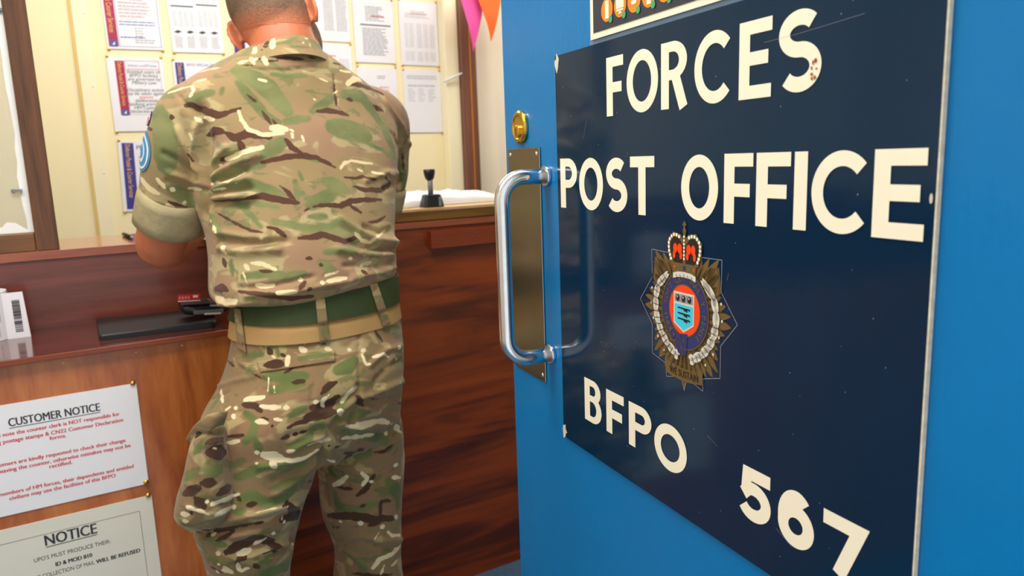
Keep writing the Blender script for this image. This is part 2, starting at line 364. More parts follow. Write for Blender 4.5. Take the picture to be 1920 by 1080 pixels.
# ------------------------------------------------------------------ posters on the back wall
YP = 3.496
K = 3.5 / 2.22
def WX(x): return x * K
def WZ(z): return CAM_H + (z - CAM_H) * K
class Sheet:
    """a sheet pinned flat to the wall facing the lobby; u runs right, v runs up, both 0..1"""
    def __init__(s, name, label, cat, x0, x1, z0, z1, mat, tilt=0.0, Y=YP, group=None, scaled=True):
        if scaled: x0, x1, z0, z1 = WX(x0), WX(x1), WZ(z0), WZ(z1)
        s.c = Vector(((x0 + x1) / 2, Y, (z0 + z1) / 2)); s.w = x1 - x0; s.h = z1 - z0
        s.ax = Vector((math.cos(tilt), 0, math.sin(tilt))); s.ay = Vector((-math.sin(tilt), 0, math.cos(tilt)))
        s.root = empty(name, s.c - s.ay * (s.h / 2)); tag(s.root, label, cat, group)
        s.off = 0.0011
        MB().obox(s.c, s.ax, VY, s.ay, s.w / 2, 0.0008, s.h / 2).build('sheet', mat, s.root)
    def p(s, u, v, d=None): return s.c + s.ax * ((u - .5) * s.w) + s.ay * ((v - .5) * s.h) - VY * (s.off if d is None else d)
    def rect(s, mb, u0, v0, u1, v1, d=None):
        mb.quad(s.p(u0, v0, d), s.p(u1, v0, d), s.p(u1, v1, d), s.p(u0, v1, d)); return mb
    def lines(s, mb, u0, u1, v0, v1, n, th=0.55, ragged=0.25, seed=1):
        r = random.Random(seed); dv = (v1 - v0) / n
        for i in range(n):
            e = u1 - (u1 - u0) * ragged * r.random(); va = v0 + i * dv
            u = u0
            while u < e - 0.01:                         # short word-like dashes
                l = min(e - u, (u1 - u0) * r.uniform(.08, .22)); s.rect(mb, u, va, u + l, va + dv * th); u += l + 0.012
        return mb
    def frame(s, mb, u0, v0, u1, v1, t=0.004):
        a, b = t / s.w, t / s.h
        s.rect(mb, u0, v0, u1, v0 + b); s.rect(mb, u0, v1 - b, u1, v1); s.rect(mb, u0, v0 + b, u0 + a, v1 - b); s.rect(mb, u1 - a, v0 + b, u1, v1 - b); return mb
    def text(s, txt, size, u, v, mat, name='lettering', parent=None, d=None, vertical=False, **k):
        ax, ay = (s.ax, s.ay)
        if vertical: ax, ay = -s.ay, s.ax               # reads downwards
        mb = MB(); mb.add(*text_geo(txt, size, s.p(u, v, d), ax, ay, **k)); return mb.build(name, mat, parent or s.root)
    def pins(s, corners, desc, r=0.0058):
        names = {'tl': ('upper left', .045, .985), 'tr': ('upper right', .955, .985), 'bl': ('lower left', .045, .015), 'br': ('lower right', .955, .015)}
        for c in corners:
            n, u, v = names[c]; v = 1 + .006 if v > .5 else -.006
            u = 0.02 if u < .5 else 0.98
            pin(s.p(u, v, 0.0), 'brass pin at %s corner of %s' % (n, desc), r)
def pin(c, label, r=0.0058):
    mb = MB(); rings = []
    for d, q in ((0.0, 1.0), (0.0012, 1.0), (0.003, .72), (0.0038, .3), (0.004, .05)):
        rings.append([c + VX * (r * q * math.cos(2 * math.pi * k / 14)) + VZ * (r * q * math.sin(2 * math.pi * k / 14)) - VY * (0.001 + d) for k in range(14)])
    tag(mb.loft(rings).build('drawing_pin', 'brass', smooth=True), label, 'drawing pin', 'brass drawing pins')
def banner(s, mat, u0, v0, u1, v1, txt, size, ink='yellowink', emblem=True):
    b = s.rect(MB(), u0, v0, u1, v1, .0013).build('banner', mat, s.root)
    s.text(txt, size, (u0 + u1) / 2 - .34 * size / s.w, v1 - .015, ink, parent=b, d=.0016, vertical=True, align='LEFT', width=(v1 - v0) * s.h * .80)
    if emblem:
        q = MB(); cu = (u0 + u1) / 2; cv = v0 + .035; a = .012
        q.quad(s.p(cu, cv, .0016) + s.ax * -a + s.ay * -a, s.p(cu, cv, .0016) + s.ax * a + s.ay * -a, s.p(cu, cv, .0016) + s.ax * a + s.ay * a, s.p(cu, cv, .0016) + s.ax * -a + s.ay * a)
        e = q.build('emblem', 'blueink', b)
        q = MB(); c0 = s.p(cu, cv, .0019); q.poly([c0 + s.ax * -.006 + s.ay * -.004, c0 + s.ax * .004 + s.ay * -.005, c0 + s.ax * .005 + s.ay * .008]); q.build('emblem_bird', 'white_pl', b)
BT = 'Defence Postal & Courier Services'
# top left: maroon banner, red paragraphs
s = Sheet('poster', 'poster with maroon side banner and rows of red print, top left on the back wall', 'poster', .163, .294, 1.591, 1.79, 'paper', .012)
banner(s, 'maroon', .03, .03, .2, .98, BT, .028)
s.frame(MB(), .215, .03, .97, .98, .0018).build('border', 'blueink', s.root)
q = MB(); s.lines(q, .27, .9, .40, .86, 11, .38, .3, 2); q.build('red_print', 'pinkink', s.root)
q = MB(); s.lines(q, .25, .92, .30, .37, 2, .35, .2, 3); s.lines(q, .25, .7, .14, .17, 1, .5, .1, 4); q.build('blue_print', 'blueink', s.root)
q = MB(); s.lines(q, .52, .7, .16, .29, 4, .4, .3, 5); s.lines(q, .5, .9, .08, .14, 2, .4, .2, 6); q.build('print', 'greyink', s.root)
s.pins(('bl', 'br'), 'the top left poster')
# second row, left: legible notice
s = Sheet('poster', 'notice about Military Law with pink side banner, second row at far left', 'poster', .158, .289, 1.384, 1.571, 'paper', .006)
banner(s, 'maroon', .14, .22, .3, .95, BT, .022)
s.frame(MB(), .31, .84, .93, .955, .0016).build('red_box', 'redink', s.root)
s.frame(MB(), .31, .225, .935, .83, .0012).build('border', 'greyink', s.root)
s.text('Entitlement to use BFPO facilities', .0135, .62, .875, 'blueink', width=s.w * .52, shear=.2)
for i, tx in enumerate(('Entitled users of', 'BFPO facilities', 'are governed by', 'Military Law.', None, 'Disciplinary action', 'may be taken against', 'anyone', 'deliberately', 'falsifying entries on', 'HM Customs', 'declaration form.')):
    if tx: s.text(tx, .0185, .625, .785 - i * .0485, 'redink' if tx == 'anyone' else 'ink', shear=.22, bold=.004)
s.pins(('tl', 'tr', 'bl'), 'the Military Law notice')
# third row left: prohibited
s = Sheet('poster', 'poster with navy side banner below the Military Law notice, partly hidden by the sleeve', 'poster', .158, .296, 1.175, 1.358, 'paper', -.03)
banner(s, 'navyban', .06, .03, .26, .97, BT, .026, emblem=False)
s.text('PROHIBITED', .024, .30, .88, 'blueink', align='LEFT', bold=.01)
q = MB(); s.lines(q, .36, .9, .42, .55, 4, .45, .3, 8); q.build('red_print', 'pinkink', s.root)
q = MB(); s.lines(q, .33, .9, .60, .80, 5, .4, .3, 9); q.build('print', 'greyink', s.root)
s.pins(('tl', 'bl'), 'the lowest navy poster')
# tariff tables
def tables(q, s, seed):
    s.lines(q, .06, .48, .70, .97, 11, .42, .15, seed); 
    for c in range(4): s.lines(q, .56 + .1 * c, .56 + .1 * c + .07, .66, .95, 10, .45, .1, seed + c)
s = Sheet('price_list', 'grey tariff sheet of small tables, top row second from the left', 'price list', .316, .446, 1.589, 1.785, 'paper', .012)
q = MB(); tables(q, s, 11); 
for c in range(4):
    s.lines(q, .07 + .11 * c, .07 + .11 * c + .08, .34, .54, 10, .5, .05, 20 + c); s.lines(q, .56 + .1 * c, .56 + .1 * c + .08, .34, .56, 10, .5, .05, 30 + c)
    s.lines(q, .07 + .235 * c, .07 + .235 * c + .15, .06, .22, 8, .5, .15, 40 + c)
q.build('print', 'greyink', s.root)
q = MB(); s.rect(q, .05, .59, .48, .608); s.rect(q, .54, .62, .95, .638)
for c in range(4): q.poly([s.p(.06 + .235 * c, .265), s.p(.13 + .235 * c, .245), s.p(.22 + .235 * c, .27), s.p(.14 + .235 * c, .29)])
q.build('rules', 'ink', s.root)
s.pins(('bl', 'br'), 'the grey tariff sheet')
s = Sheet('poster', 'poster headed special delivery with navy side banner, showing above the soldier\'s left shoulder', 'poster', .313, .442, 1.378, 1.568, 'paper', .01)
banner(s, 'navyban', .05, .1, .22, .97, BT, .026)
s.text('BFPO SPECIAL DELIVERY', .0145, .27, .925, 'blueink', align='LEFT')
q = MB(); s.rect(q, .35, .60, .9, .66); s.lines(q, .3, .9, .2, .55, 10, .4, .3, 51); q.build('print', 'greyink', s.root)
s.pins(('tl', 'tr'), 'the special delivery poster')
s = Sheet('poster', 'poster with navy side banner just left of the soldier\'s left ear', 'poster', .472, .606, 1.583, 1.776, 'paper', .0)
banner(s, 'navyban', .02, .03, .24, .98, BT, .03, emblem=False)
q = MB(); s.lines(q, .32, .92, .1, .9, 22, .4, .3, 61); q.build('print', 'greyink', s.root)
s.pins(('bl',), 'the poster beside the ear')
# right of the head
s = Sheet('price_list', 'two column price sheet with red headings right of the soldier\'s ear', 'price list', .682, .810, 1.636, 1.806, 'paper', .0)
q = MB(); s.lines(q, .40, .64, .18, .72, 22, .45, .12, 71); s.lines(q, .69, .95, .18, .72, 22, .45, .12, 72); q.build('print', 'greyink', s.root)
q = MB(); s.lines(q, .40, .64, .745, .765, 1, .7, .05, 73); s.lines(q, .69, .96, .74, .76, 1, .7, .05, 74); q.build('red_heading', 'redink', s.root)
s.pins(('br',), 'the two column sheet')
s = Sheet('price_list', 'lower two column sheet with a red heading beside the soldier\'s beard', 'price list', .682, .810, 1.45, 1.629, 'paper', .0)
q = MB(); s.lines(q, .40, .62, .05, .74, 22, .45, .15, 75); s.lines(q, .69, .95, .05, .78, 22, .45, .12, 76); q.build('print', 'paleink', s.root)
q = MB(); s.lines(q, .40, .64, .80, .83, 1, .7, .05, 77); q.build('red_heading', 'redink', s.root)
s.pins(('tr',), 'the sheet by the beard')
s = Sheet('printed_sheet', 'closely printed sheet with a dark rule across it, upper row left of the right-hand pair', 'sheet', .823, .950, 1.580, 1.764, 'paper', -.003)
q = MB(); s.lines(q, .2, .86, .12, .56, 16, .5, .3, 81); s.lines(q, .3, .8, .66, .90, 8, .45, .5, 82); q.build('print', 'greyink', s.root)
s.rect(MB(), .16, .585, .92, .605).build('rule', 'ink', s.root)
q = MB(); s.lines(q, .45, .8, .72, .78, 1, .5, .2, 83); q.build('red_print', 'pinkink', s.root)
s.pins(('tl', 'tr', 'bl', 'br'), 'the dark-ruled sheet')
s = Sheet('price_list', 'faded table sheet at the top right of the back wall beside the cream pillar', 'price list', .970, 1.099, 1.577, 1.769, 'paper', -.002)
q = MB()
for c, (a, b) in enumerate(((.12, .22), (.24, .36), (.44, .58), (.62, .74), (.78, .92))): s.lines(q, a, b, .28, .66, 18, .55, .1, 90 + c); s.lines(q, a, b, .07, .22, 8, .55, .1, 95 + c)
s.lines(q, .15, .9, .74, .82, 3, .5, .4, 99); q.build('print', 'paleink', s.root)
q = MB(); s.lines(q, .3, .75, .80, .86, 2, .4, .2, 100); q.build('red_print', 'pinkink', s.root)
s.pins(('tl', 'tr', 'bl', 'br'), 'the faded table sheet')
s = Sheet('printed_sheet', 'mostly blank sheet with small red print behind the soldier\'s right shoulder', 'sheet', .823, .950, 1.380, 1.5675, 'paper', -.003)
q = MB(); s.lines(q, .5, .75, .82, .88, 2, .5, .3, 111); s.lines(q, .2, .8, .3, .6, 10, .4, .4, 112); q.build('print', 'greyink', s.root)
q = MB(); s.lines(q, .55, .8, .62, .72, 2, .5, .1, 113); q.build('red_print', 'pinkink', s.root)
s.pins(('tl', 'tr'), 'the nearly blank sheet')
s = Sheet('printed_sheet', 'sheet with faint columns, lowest on the right of the back wall above the hand stamp', 'sheet', .971, 1.100, 1.371, 1.562, 'paper', .0)
q = MB(); s.lines(q, .1, .9, .86, .93, 2, .6, .1, 121); s.lines(q, .12, .9, .74, .78, 1, .7, .1, 122)
for c in range(3): s.lines(q, .12 + .27 * c, .32 + .27 * c, .5, .72, 7, .5, .5, 123 + c)
q.build('print', 'paleink', s.root)
s.pins(('tl', 'tr', 'br'), 'the faint-column sheet')

# cable on the cream pillar, flags
mb = MB().tube([(1.714, 3.417, 1.664), (1.76, 3.405, 1.686), (1.805, 3.395, 1.705)], .0045, 8)
tag(mb.build('cable', 'white_pl', smooth=True), 'short white cable crossing from the cream pillar to the brown post', 'cable')
def flag(x0, x1, tip, ztop, mat, label, Y=3.2):
    n = 12; F, B = [], []
    for i in range(n + 1):
        f = i / n; z = ztop + (tip[1] - ztop) * f; a = x0 + (tip[0] - x0) * f; b = x1 + (tip[0] - x1) * f
        yy = Y + .008 * math.sin(i * .6) * f
        F += [(a, yy, z), ((a + b) / 2, yy - .006 * math.sin(i * .4), z), (b, yy, z)]
    vs = F + [(x, y + .0012, z) for x, y, z in F]; fs = []
    for o_ in (0, 3 * (n + 1)):
        for i in range(n):
            for k in (0, 1): fs.append((o_ + 3 * i + k, o_ + 3 * i + k + 1, o_ + 3 * i + k + 4, o_ + 3 * i + k + 3))
    return tag(MB().add(vs, fs).build('bunting_flag', mat, smooth=True), label, 'flag', 'bunting flags by the brown post')
flag(1.803 - .035, 1.927 + .035, (1.8725, 1.836), 2.125, 'orange', 'bright orange triangular bunting flag nearest the blue door')
flag(1.737 - .03, 1.857 + .03, (1.7885, 1.787), 2.125, 'pink', 'pink triangular bunting flag in front of the brown post', 3.23)
mb = MB().tube([(1.3, 3.215, 2.15), (1.6, 3.215, 2.132), (1.8, 3.216, 2.126), (2.0, 3.215, 2.13), (2.4, 3.215, 2.16)], .003, 6)
tag(mb.build('bunting_string', 'cord', smooth=True), 'white string carrying the bunting flags above the brown post', 'string')

# ------------------------------------------------------------------ notices on the plywood
YN = 1.6312
s = Sheet('notice', 'laminated white customer notice with red print pinned to the plywood panel', 'notice', -.205, .0985, .6485, .862, 'lam', .0, YN, scaled=False)
def line(q, tx, size, x1, z, width, bold=0.0):
    """one printed line ending at x1 with its baseline at height z"""
    return q.add(*text_geo(tx, size, (x1, YN - .0011, z), VX, VZ, align='RIGHT', bold=bold, width=width))
line(MB(), 'CUSTOMER NOTICE', .0225, .030, .8195, .150, .018).build('heading', 'ink', s.root)
MB().quad(*[Vector((x, YN - .0011, z)) for x, z in ((-.120, .8155), (.030, .8155), (.030, .8168), (-.120, .8168))]).build('underline', 'ink', s.root)
q = MB()
for tx, x1, z, wd in (('Please note the counter clerk is NOT responsible for', .062, .8025, .222), ('affixing postage stamps & CN22 Customer Declaration', .0675, .7890, .232), ('forms.', -.032, .7790, .0275),
                      ('Customers are kindly requested to check their change', .0665, .7460, .230), ('before leaving the counter, otherwise mistakes may not be', .0745, .7335, .252), ('rectified.', -.0285, .7235, .038),
                      ('Only members of HM forces, their dependents and entitled', .0755, .6890, .250), ('civilians may use the facilities of this BFPO', .0415, .6775, .178)):
    line(q, tx, .0108, x1, z, wd, .022)
q.build('red_print', 'redink', s.root)
s.pins(('tr',), 'the customer notice', .0052)
pin(s.p(.985, .02, 0), 'brass drawing pin at the lower right corner of the customer notice', .0052)
s = Sheet('notice', 'laminated ivory notice about identity papers below the customer notice on the plywood', 'notice', -.205, .101, .405, .6225, 'lam_warm', .0, YN, scaled=False)
q = MB(); s.frame(q, .06, .05, .918, .872, .0007); q.build('border', 'ink', s.root)
line(MB(), 'NOTICE', .031, -.0035, .5705, .088, .018).build('heading', 'ink', s.root)
MB().quad(*[Vector((x, YN - .0011, z)) for x, z in ((-.0915, .5665), (-.0035, .5665), (-.0035, .5680), (-.0915, .5680))]).build('underline', 'ink', s.root)
q = MB(); line(q, "UPO'S MUST PRODUCE THEIR:", .0120, .0177, .5425, .131); line(q, 'ID & MOD 810', .0120, -.0177, .5235, .0625, .03)
line(q, 'OR THE COLLECTION OF MAIL', .0120, -.0150, .5065, .122); line(q, 'WILL BE REFUSED', .0120, .0675, .5065, .0795, .03)
q.build('print', 'ink', s.root)
s.pins(('tr',), 'the ivory notice', .0052)

# ------------------------------------------------------------------ things on the counter
# label roll
rt = empty('label_roll', (-.152, 1.862, .947)); tag(rt, 'roll of white address labels standing at the left end of the writing shelf', 'label roll')
c0 = Vector((-.152, 1.862, 0)); R1, R2 = .047, .02
rings = []
for r, z in ((R2, .947), (R1, .947), (R1, 1.047), (R2, 1.047)):
    rings.append([c0 + VX * (r * math.cos(2 * math.pi * k / 40)) + VY * (r * math.sin(2 * math.pi * k / 40)) + VZ * z for k in range(40)])
rings.append(rings[0]); MB().loft(rings, cap=False).build('label_web', 'paper', rt, bevel=.0008)
rings = [[c0 + VX * (r * math.cos(2 * math.pi * k / 32)) + VY * (r * math.sin(2 * math.pi * k / 32)) + VZ * z for k in range(32)] for r, z in ((.0198, .947), (.0198, 1.047), (.0175, 1.047), (.0175, .947), (.0198, .947))]
MB().loft(rings, cap=False).build('core', 'core', rt)
a0 = -.62
pA = c0 + Vector((math.cos(a0) * R1, math.sin(a0) * R1, 0)); pB = Vector((-.073, 1.8345, 0))
tl = MB(); nn = Vector((.35, -.93, 0)).normalized()
tl.add([pA + VZ * .947, pB + VZ * .947, pB + VZ * 1.043 - VX * .004, pA + VZ * 1.043, pA + VZ * .947 - nn * .0006, pB + VZ * .947 - nn * .0006, pB + VZ * 1.043 - VX * .004 - nn * .0006, pA + VZ * 1.043 - nn * .0006],
       [(0, 1, 2, 3), (5, 4, 7, 6), (1, 5, 6, 2), (2, 6, 7, 3), (0, 4, 5, 1)])
tail = tl.build('loose_label', 'paper', rt)
bc = MB(); r = random.Random(5); z = .960; dx = (pB - pA); off = Vector((dx.y, -dx.x, 0)).normalized() * .0006
while z < 1.026:
    h = r.choice((.0008, .0014, .002, .003)); bc.quad(pA + dx * .38 + off + VZ * z, pA + dx * .72 + off + VZ * z, pA + dx * .72 + off + VZ * (z + h), pA + dx * .38 + off + VZ * (z + h)); z += h + r.choice((.0007, .0012, .0018))
bc.build('barcode', 'ink', tail)
pl = MB()
for k, a in enumerate(np.arange(-2.35, -.75, .10)):
    ca, sa = math.cos(a), math.sin(a); rr = R1 + .0004; zt = 1.035 if k % 3 else 1.04; zb = .955 + .03 * (k % 2)
    tt = Vector((-sa, ca, 0)) * .0005; b = c0 + Vector((ca * rr, sa * rr, 0)); pl.quad(b - tt + VZ * zb, b + tt + VZ * zb, b + tt + VZ * zt, b - tt + VZ * zt)
pl.build('print', 'greyink', rt)
# rubber pad
pts = [(.050, 1.886), (.0455, 1.682), (.268, 1.666), (.287, 1.84)]
pd = MB(); cen = Vector((.165, 1.77, 0)); rings = []
for k, z in ((1, .9472), (1, .9565), (.985, .959)):
    ring = []
    for i in range(4):
        p0, p1, p2 = [Vector((*pts[(i + d) % 4], 0)) for d in (-1, 0, 1)]
        u = (p0 - p1).normalized() * .012; w_ = (p2 - p1).normalized() * .012
        for t_ in (0, .33, .66, 1):
            q_ = p1 + u * (1 - t_) ** 2 + w_ * t_ ** 2; q_ = cen + (q_ - cen) * k; ring.append(q_ + VZ * z)
    rings.append(ring)
tag(pd.loft(rings).build('counter_pad', 'pad'), 'flat black rubber pad lying on the writing shelf', 'pad')
# card reader leaning on the pad
rd = empty('card_reader', (.25, 1.735, .9593)); tag(rd, 'black card reader with a red card in it on the rubber pad', 'card reader')
ax = Vector((.995, .05, -.08)).normalized(); ay = Vector((-.05, .99, .12)).normalized(); az = ax.cross(ay).normalized()
cc = Vector((.255, 1.745, .9795)); rings = []
for u, hw, ht, dz in ((-.047, .020, .006, .004), (-.043, .030, .011, .002), (-.02, .034, .0125, 0), (.02, .033, .0115, 0), (.042, .029, .008, -.001), (.048, .02, .004, -.002)):
    rings.append([cc + ax * u + ay * (hw * math.copysign(abs(math.cos(t_)) ** .5, math.cos(t_))) + az * (dz + ht * math.copysign(abs(math.sin(t_)) ** .5, math.sin(t_))) for t_ in [2 * math.pi * k / 24 for k in range(24)]])
bd = MB().loft(rings).build('body', 'black_pl', rd, smooth=True)
MB().obox(cc + ax * .004 - ay * .0335 - az * .002, ax, ay, az, .031, .0015, .0045).build('trim', 'grey_pl', rd, bevel=.001)
MB().obox(cc + ax * .012 - ay * .035 - az * .006, ax, ay, az, .017, .001, .002).build('slot_edge', 'white_pl', rd)
MB().obox(cc + ax * -.02 + ay * -.008 + az * .0145, ax, ay, az, .03, .02, .001).build('card_tray', 'black_pl', rd)
c1 = cc + ax * -.030 - ay * .004 + az * .0245; ay2 = (ay * .25 + az).normalized()
card = MB().obox(c1, ax, ay, ay2, .023, .0006, .0065).build('card', 'red_pl', rd)
MB().obox(c1 + ax * .013 - ay * .0012 + ay2 * .002, ax, ay, ay2, .005, .0002, .0025).build('chip', 'white_pl', card)
q = MB()
for k in range(4): q.obox(c1 + ax * (-.019 + .006 * k) - ay * .0012, ax, ay, ay2, .0018, .0002, .003)
q.build('print', 'pinkink', card)
MB().obox(c1 - ay2 * .0075, ax, ay, ay2, .023, .0008, .001).build('card_edge', 'white_pl', rd)
MB().obox(cc + ax * .016 - ay * .004 + az * .022, ax, ay, (az - ax * .25).normalized(), .0025, .0008, .008).build('red_tab', 'red_pl', rd)
q = MB()
for i in range(3):
    for j in range(4): q.obox(cc + ax * (.005 + .009 * j) + ay * (.018 - .014 * i) + az * .0122, ax, ay, az, .0032, .0045, .0008)
q.build('keys', 'grey_pl', rd)
# pen, paper on the ledge
pn = empty('pen', (.147, 2.09, 1.1172)); tag(pn, 'black pen lying on the ledge left of the bare elbow', 'pen')
d0 = Vector((.1441, 2.172, 1.1225)); d1 = Vector((.152, 2.03, 1.1225)); MB().tube([d0, d0 + (d1 - d0) * .06, d1], [.003, .0048, .0048], 12).build('barrel', 'black_pl', pn, smooth=True)
dd = (d1 - d0).normalized(); MB().tube([d1, d1 + dd * .012, d1 + dd * .018], [.0044, .0022, .0006], 12).build('tip', 'grey_pl', pn, smooth=True)
pf = MB(); pf.obox(Vector((.36, 2.02, 1.1179)), Vector((.97, .24, 0)), Vector((-.24, .97, 0)), VZ, .105, .148, .0006)
tag(pf.build('form', 'paper'), 'white form lying on the ledge under the soldier\'s hands', 'form')
# hand stamp
hs = empty('hand_stamp', (.933, 1.975, 1.149)); tag(hs, 'black self-inking hand stamp with an upright grey stem on the counter', 'stamp')
b = MB(); rings = []
for z, a, d in ((1.149, .031, .022), (1.152, .032, .023), (1.168, .029, .02), (1.184, .024, .017), (1.186, .02, .014)):
    rings.append([Vector((.933, 1.975, z)) + VX * (a * math.copysign(abs(math.cos(t_)) ** .35, math.cos(t_))) + VY * (d * math.copysign(abs(math.sin(t_)) ** .35, math.sin(t_))) for t_ in [2 * math.pi * k / 28 for k in range(28)]])
b.loft(rings).build('base', 'black_pl', hs, smooth=False, bevel=.001)
MB().box(.945, .954, 1.9515, 1.9545, 1.152, 1.178).build('label_window', 'grey_pl', hs, bevel=.001)
MB().tube([(.931, 1.975, 1.186), (.931, 1.975, 1.232)], .0075, 16).build('stem', 'grey_pl', hs, smooth=True)
rings = []
for z, r in ((1.226, .009), (1.232, .0135), (1.244, .0165), (1.256, .0175), (1.2575, .015)): rings.append([Vector((.930 + r * math.cos(2 * math.pi * k / 24), 1.975 + .8 * r * math.sin(2 * math.pi * k / 24), z)) for k in range(24)])
MB().loft(rings).build('knob', 'black_pl', hs, smooth=True)
# white mail bag
g = MB(); nx, ny = 40, 18; top = []; bot = []
for j in range(ny + 1):
    for i in range(nx + 1):
        u, v = i / nx, j / ny
        x = .80 + .44 * u + .01 * noise.noise(Vector((0, v * 5, 1))); y = 1.957 + .19 * min(u, .34) + .128 * v
        e = (min(u, 1 - u, .22) / .22) ** .5 * (min(v, 1 - v, .35) / .35) ** .5
        h = .004 + e * (.037 + .007 * noise.noise(Vector((u * 5, v * 3, 0))) - .012 * max(0, u - .5) * 2 + .006 * noise.noise(Vector((u * 14, v * 9, 3))))
        top.append((x, y, 1.1495 + h)); bot.append((x, y, 1.1495))
N1 = (nx + 1) * (ny + 1); fs = []
for j in range(ny):
    for i in range(nx):
        a = j * (nx + 1) + i; fs.append((a, a + 1, a + nx + 2, a + nx + 1)); fs.append((N1 + a + nx + 1, N1 + a + nx + 2, N1 + a + 1, N1 + a))
edge = [i for i in range(nx)] ; 
for i in range(nx):
    a = i; fs.append((a + 1, a, N1 + a, N1 + a + 1)); a = ny * (nx + 1) + i; fs.append((a, a + 1, N1 + a + 1, N1 + a))
for j in range(ny):
    a = j * (nx + 1); fs.append((a, a + nx + 1, N1 + a + nx + 1, N1 + a)); a = j * (nx + 1) + nx; fs.append((a + nx + 1, a, N1 + a, N1 + a + nx + 1))
tag(g.add(top + bot, fs).build('mail_bag', 'white_pl', smooth=True), 'crumpled white plastic mail bag lying on the counter behind the hand stamp', 'mail bag')

# ------------------------------------------------------------------ the blue door
DD = Vector((.1251, .9921, 0)).normalized()          # along the door, away from the hinges
DN = Vector((-DD.y, DD.x, 0))                        # out of its face, towards the soldier
P1 = Vector((.5545, .7887, 0))                       # s = 0: the far edge of the sign
def dp(s, z, off=0.0): return P1 - DD * s + DN * off + VZ * z
class Flat:
    """shapes on the door face: s runs towards the camera, z up"""
    def __init__(q, off): q.off = off; q.mb = MB(); q.flat = False; q.lay = 0
    def poly(q, pts, c=(0, 0), off=None):
        o_ = q.off if off is None else off
        P = [dp(c[0] + x, c[1] + y, o_) for x, y in pts]; n_ = Vector((0, 0, 0))
        for i in range(1, len(P) - 1): n_ += (P[i] - P[0]).cross(P[i + 1] - P[0])
        q.mb.poly(P if n_.dot(DN) > 0 else P[::-1]); q.flat = True; return q
    def slab(q, s0, s1, z0, z1, o0, o1):
        q.mb.obox(dp((s0 + s1) / 2, (z0 + z1) / 2, (o0 + o1) / 2), -DD, DN, VZ, (s1 - s0) / 2, (o1 - o0) / 2, (z1 - z0) / 2); return q
    def ell(q, s, z, a, b, n=28, off=None, rot=0.0):
        cr, sr = math.cos(rot), math.sin(rot)
        return q.poly([(a * math.cos(t) * cr - b * math.sin(t) * sr, a * math.cos(t) * sr + b * math.sin(t) * cr) for t in [2 * math.pi * k / n for k in range(n)]], (s, z), off)
    def ring(q, s, z, a, b, a2, b2, n=48, t0=0.0, t1=360.0):
        q.lay += 1; o_ = q.off + q.lay * 3e-5
        for k in range(n):
            u, v = [math.radians(t0 + (t1 - t0) * (k + d) / n) for d in (0, 1)]
            q.poly([(s + a * math.cos(u), z + b * math.sin(u)), (s + a * math.cos(v), z + b * math.sin(v)), (s + a2 * math.cos(v), z + b2 * math.sin(v)), (s + a2 * math.cos(u), z + b2 * math.sin(u))], off=o_)
        return q
    def stroke(q, pts, t):
        raw = [Vector((x, y)) for x, y in pts]; pts = [raw[0]] + [b for a, b in zip(raw[:-1], raw[1:]) if (b - a).length > 1e-5]; L, R = [], []
        for i, p in enumerate(pts):
            a = (pts[i] - pts[i - 1]).normalized() if i else None; b = (pts[i + 1] - p).normalized() if i < len(pts) - 1 else None
            d = (a + b).normalized() if a and b else (a or b); n = Vector((-d.y, d.x)); k = 1.0
            if a and b: k = 1 / max(.5, n.dot(Vector((-a.y, a.x))))
            L.append(p + n * t / 2 * k); R.append(p - n * t / 2 * k)
        q.lay += 1
        for i in range(len(pts) - 1): q.poly([L[i], L[i + 1], R[i + 1], R[i]], off=q.off + q.lay * 3e-5)
        return q
    def build(q, name, mat, parent, **k): return q.mb.build(name, mat, parent, recalc=not q.flat, **k)

door = MB().obox(dp((-.170 + .70) / 2, 1.02, -.022), -DD, DN, VZ, (.87) / 2, .022, 1.01).build('door_1', 'door', bevel=.003)
struct(door)
pl = Flat(.001).slab(-.1565, -.0535, .968, 1.2935, .0005, .0025).build('finger_plate', 'plate', door, bevel=.0008)
for a, z in ((-.148, 1.2845), (-.0625, 1.2845), (-.148, .977), (-.0625, .977)):
    MB().ball(dp(a, z, .0026), DD, VZ, DN, .0035, .0035, .0012, 12, 6).build('screw', 'steel', pl, smooth=True)
hp = [dp(-.034, 1.2555, .002)]
so = .066; rb = .030
zt, zb = 1.2555, 1.0135
# bow handle: two bent ends and a straight grip, standing off the door
path = [dp(-.037, zt, .001), dp(-.037, zt, so - rb)]
for k in range(1, 9):
    a = math.pi / 2 * k / 8; path.append(dp(-.037, zt - rb + rb * math.cos(a), so - rb + rb * math.sin(a)))
for k in range(1, 8): path.append(dp(-.037, zt - rb - (zt - zb - 2 * rb) * k / 8, so))
for k in range(0, 9):
    a = math.pi / 2 * k / 8; path.append(dp(-.037, zb + rb - rb * math.sin(a), so - rb + rb * math.cos(a)))
path.append(dp(-.037, zb, .001))
hd = MB().tube(path, .0102, 24).build('door_handle', 'steel', door, smooth=True)
for z in (zt, zb): MB().tube([dp(-.037, z, .0002), dp(-.037, z, .005)], .0135, 24).build('collar', 'steel', hd, smooth=False, bevel=.001)
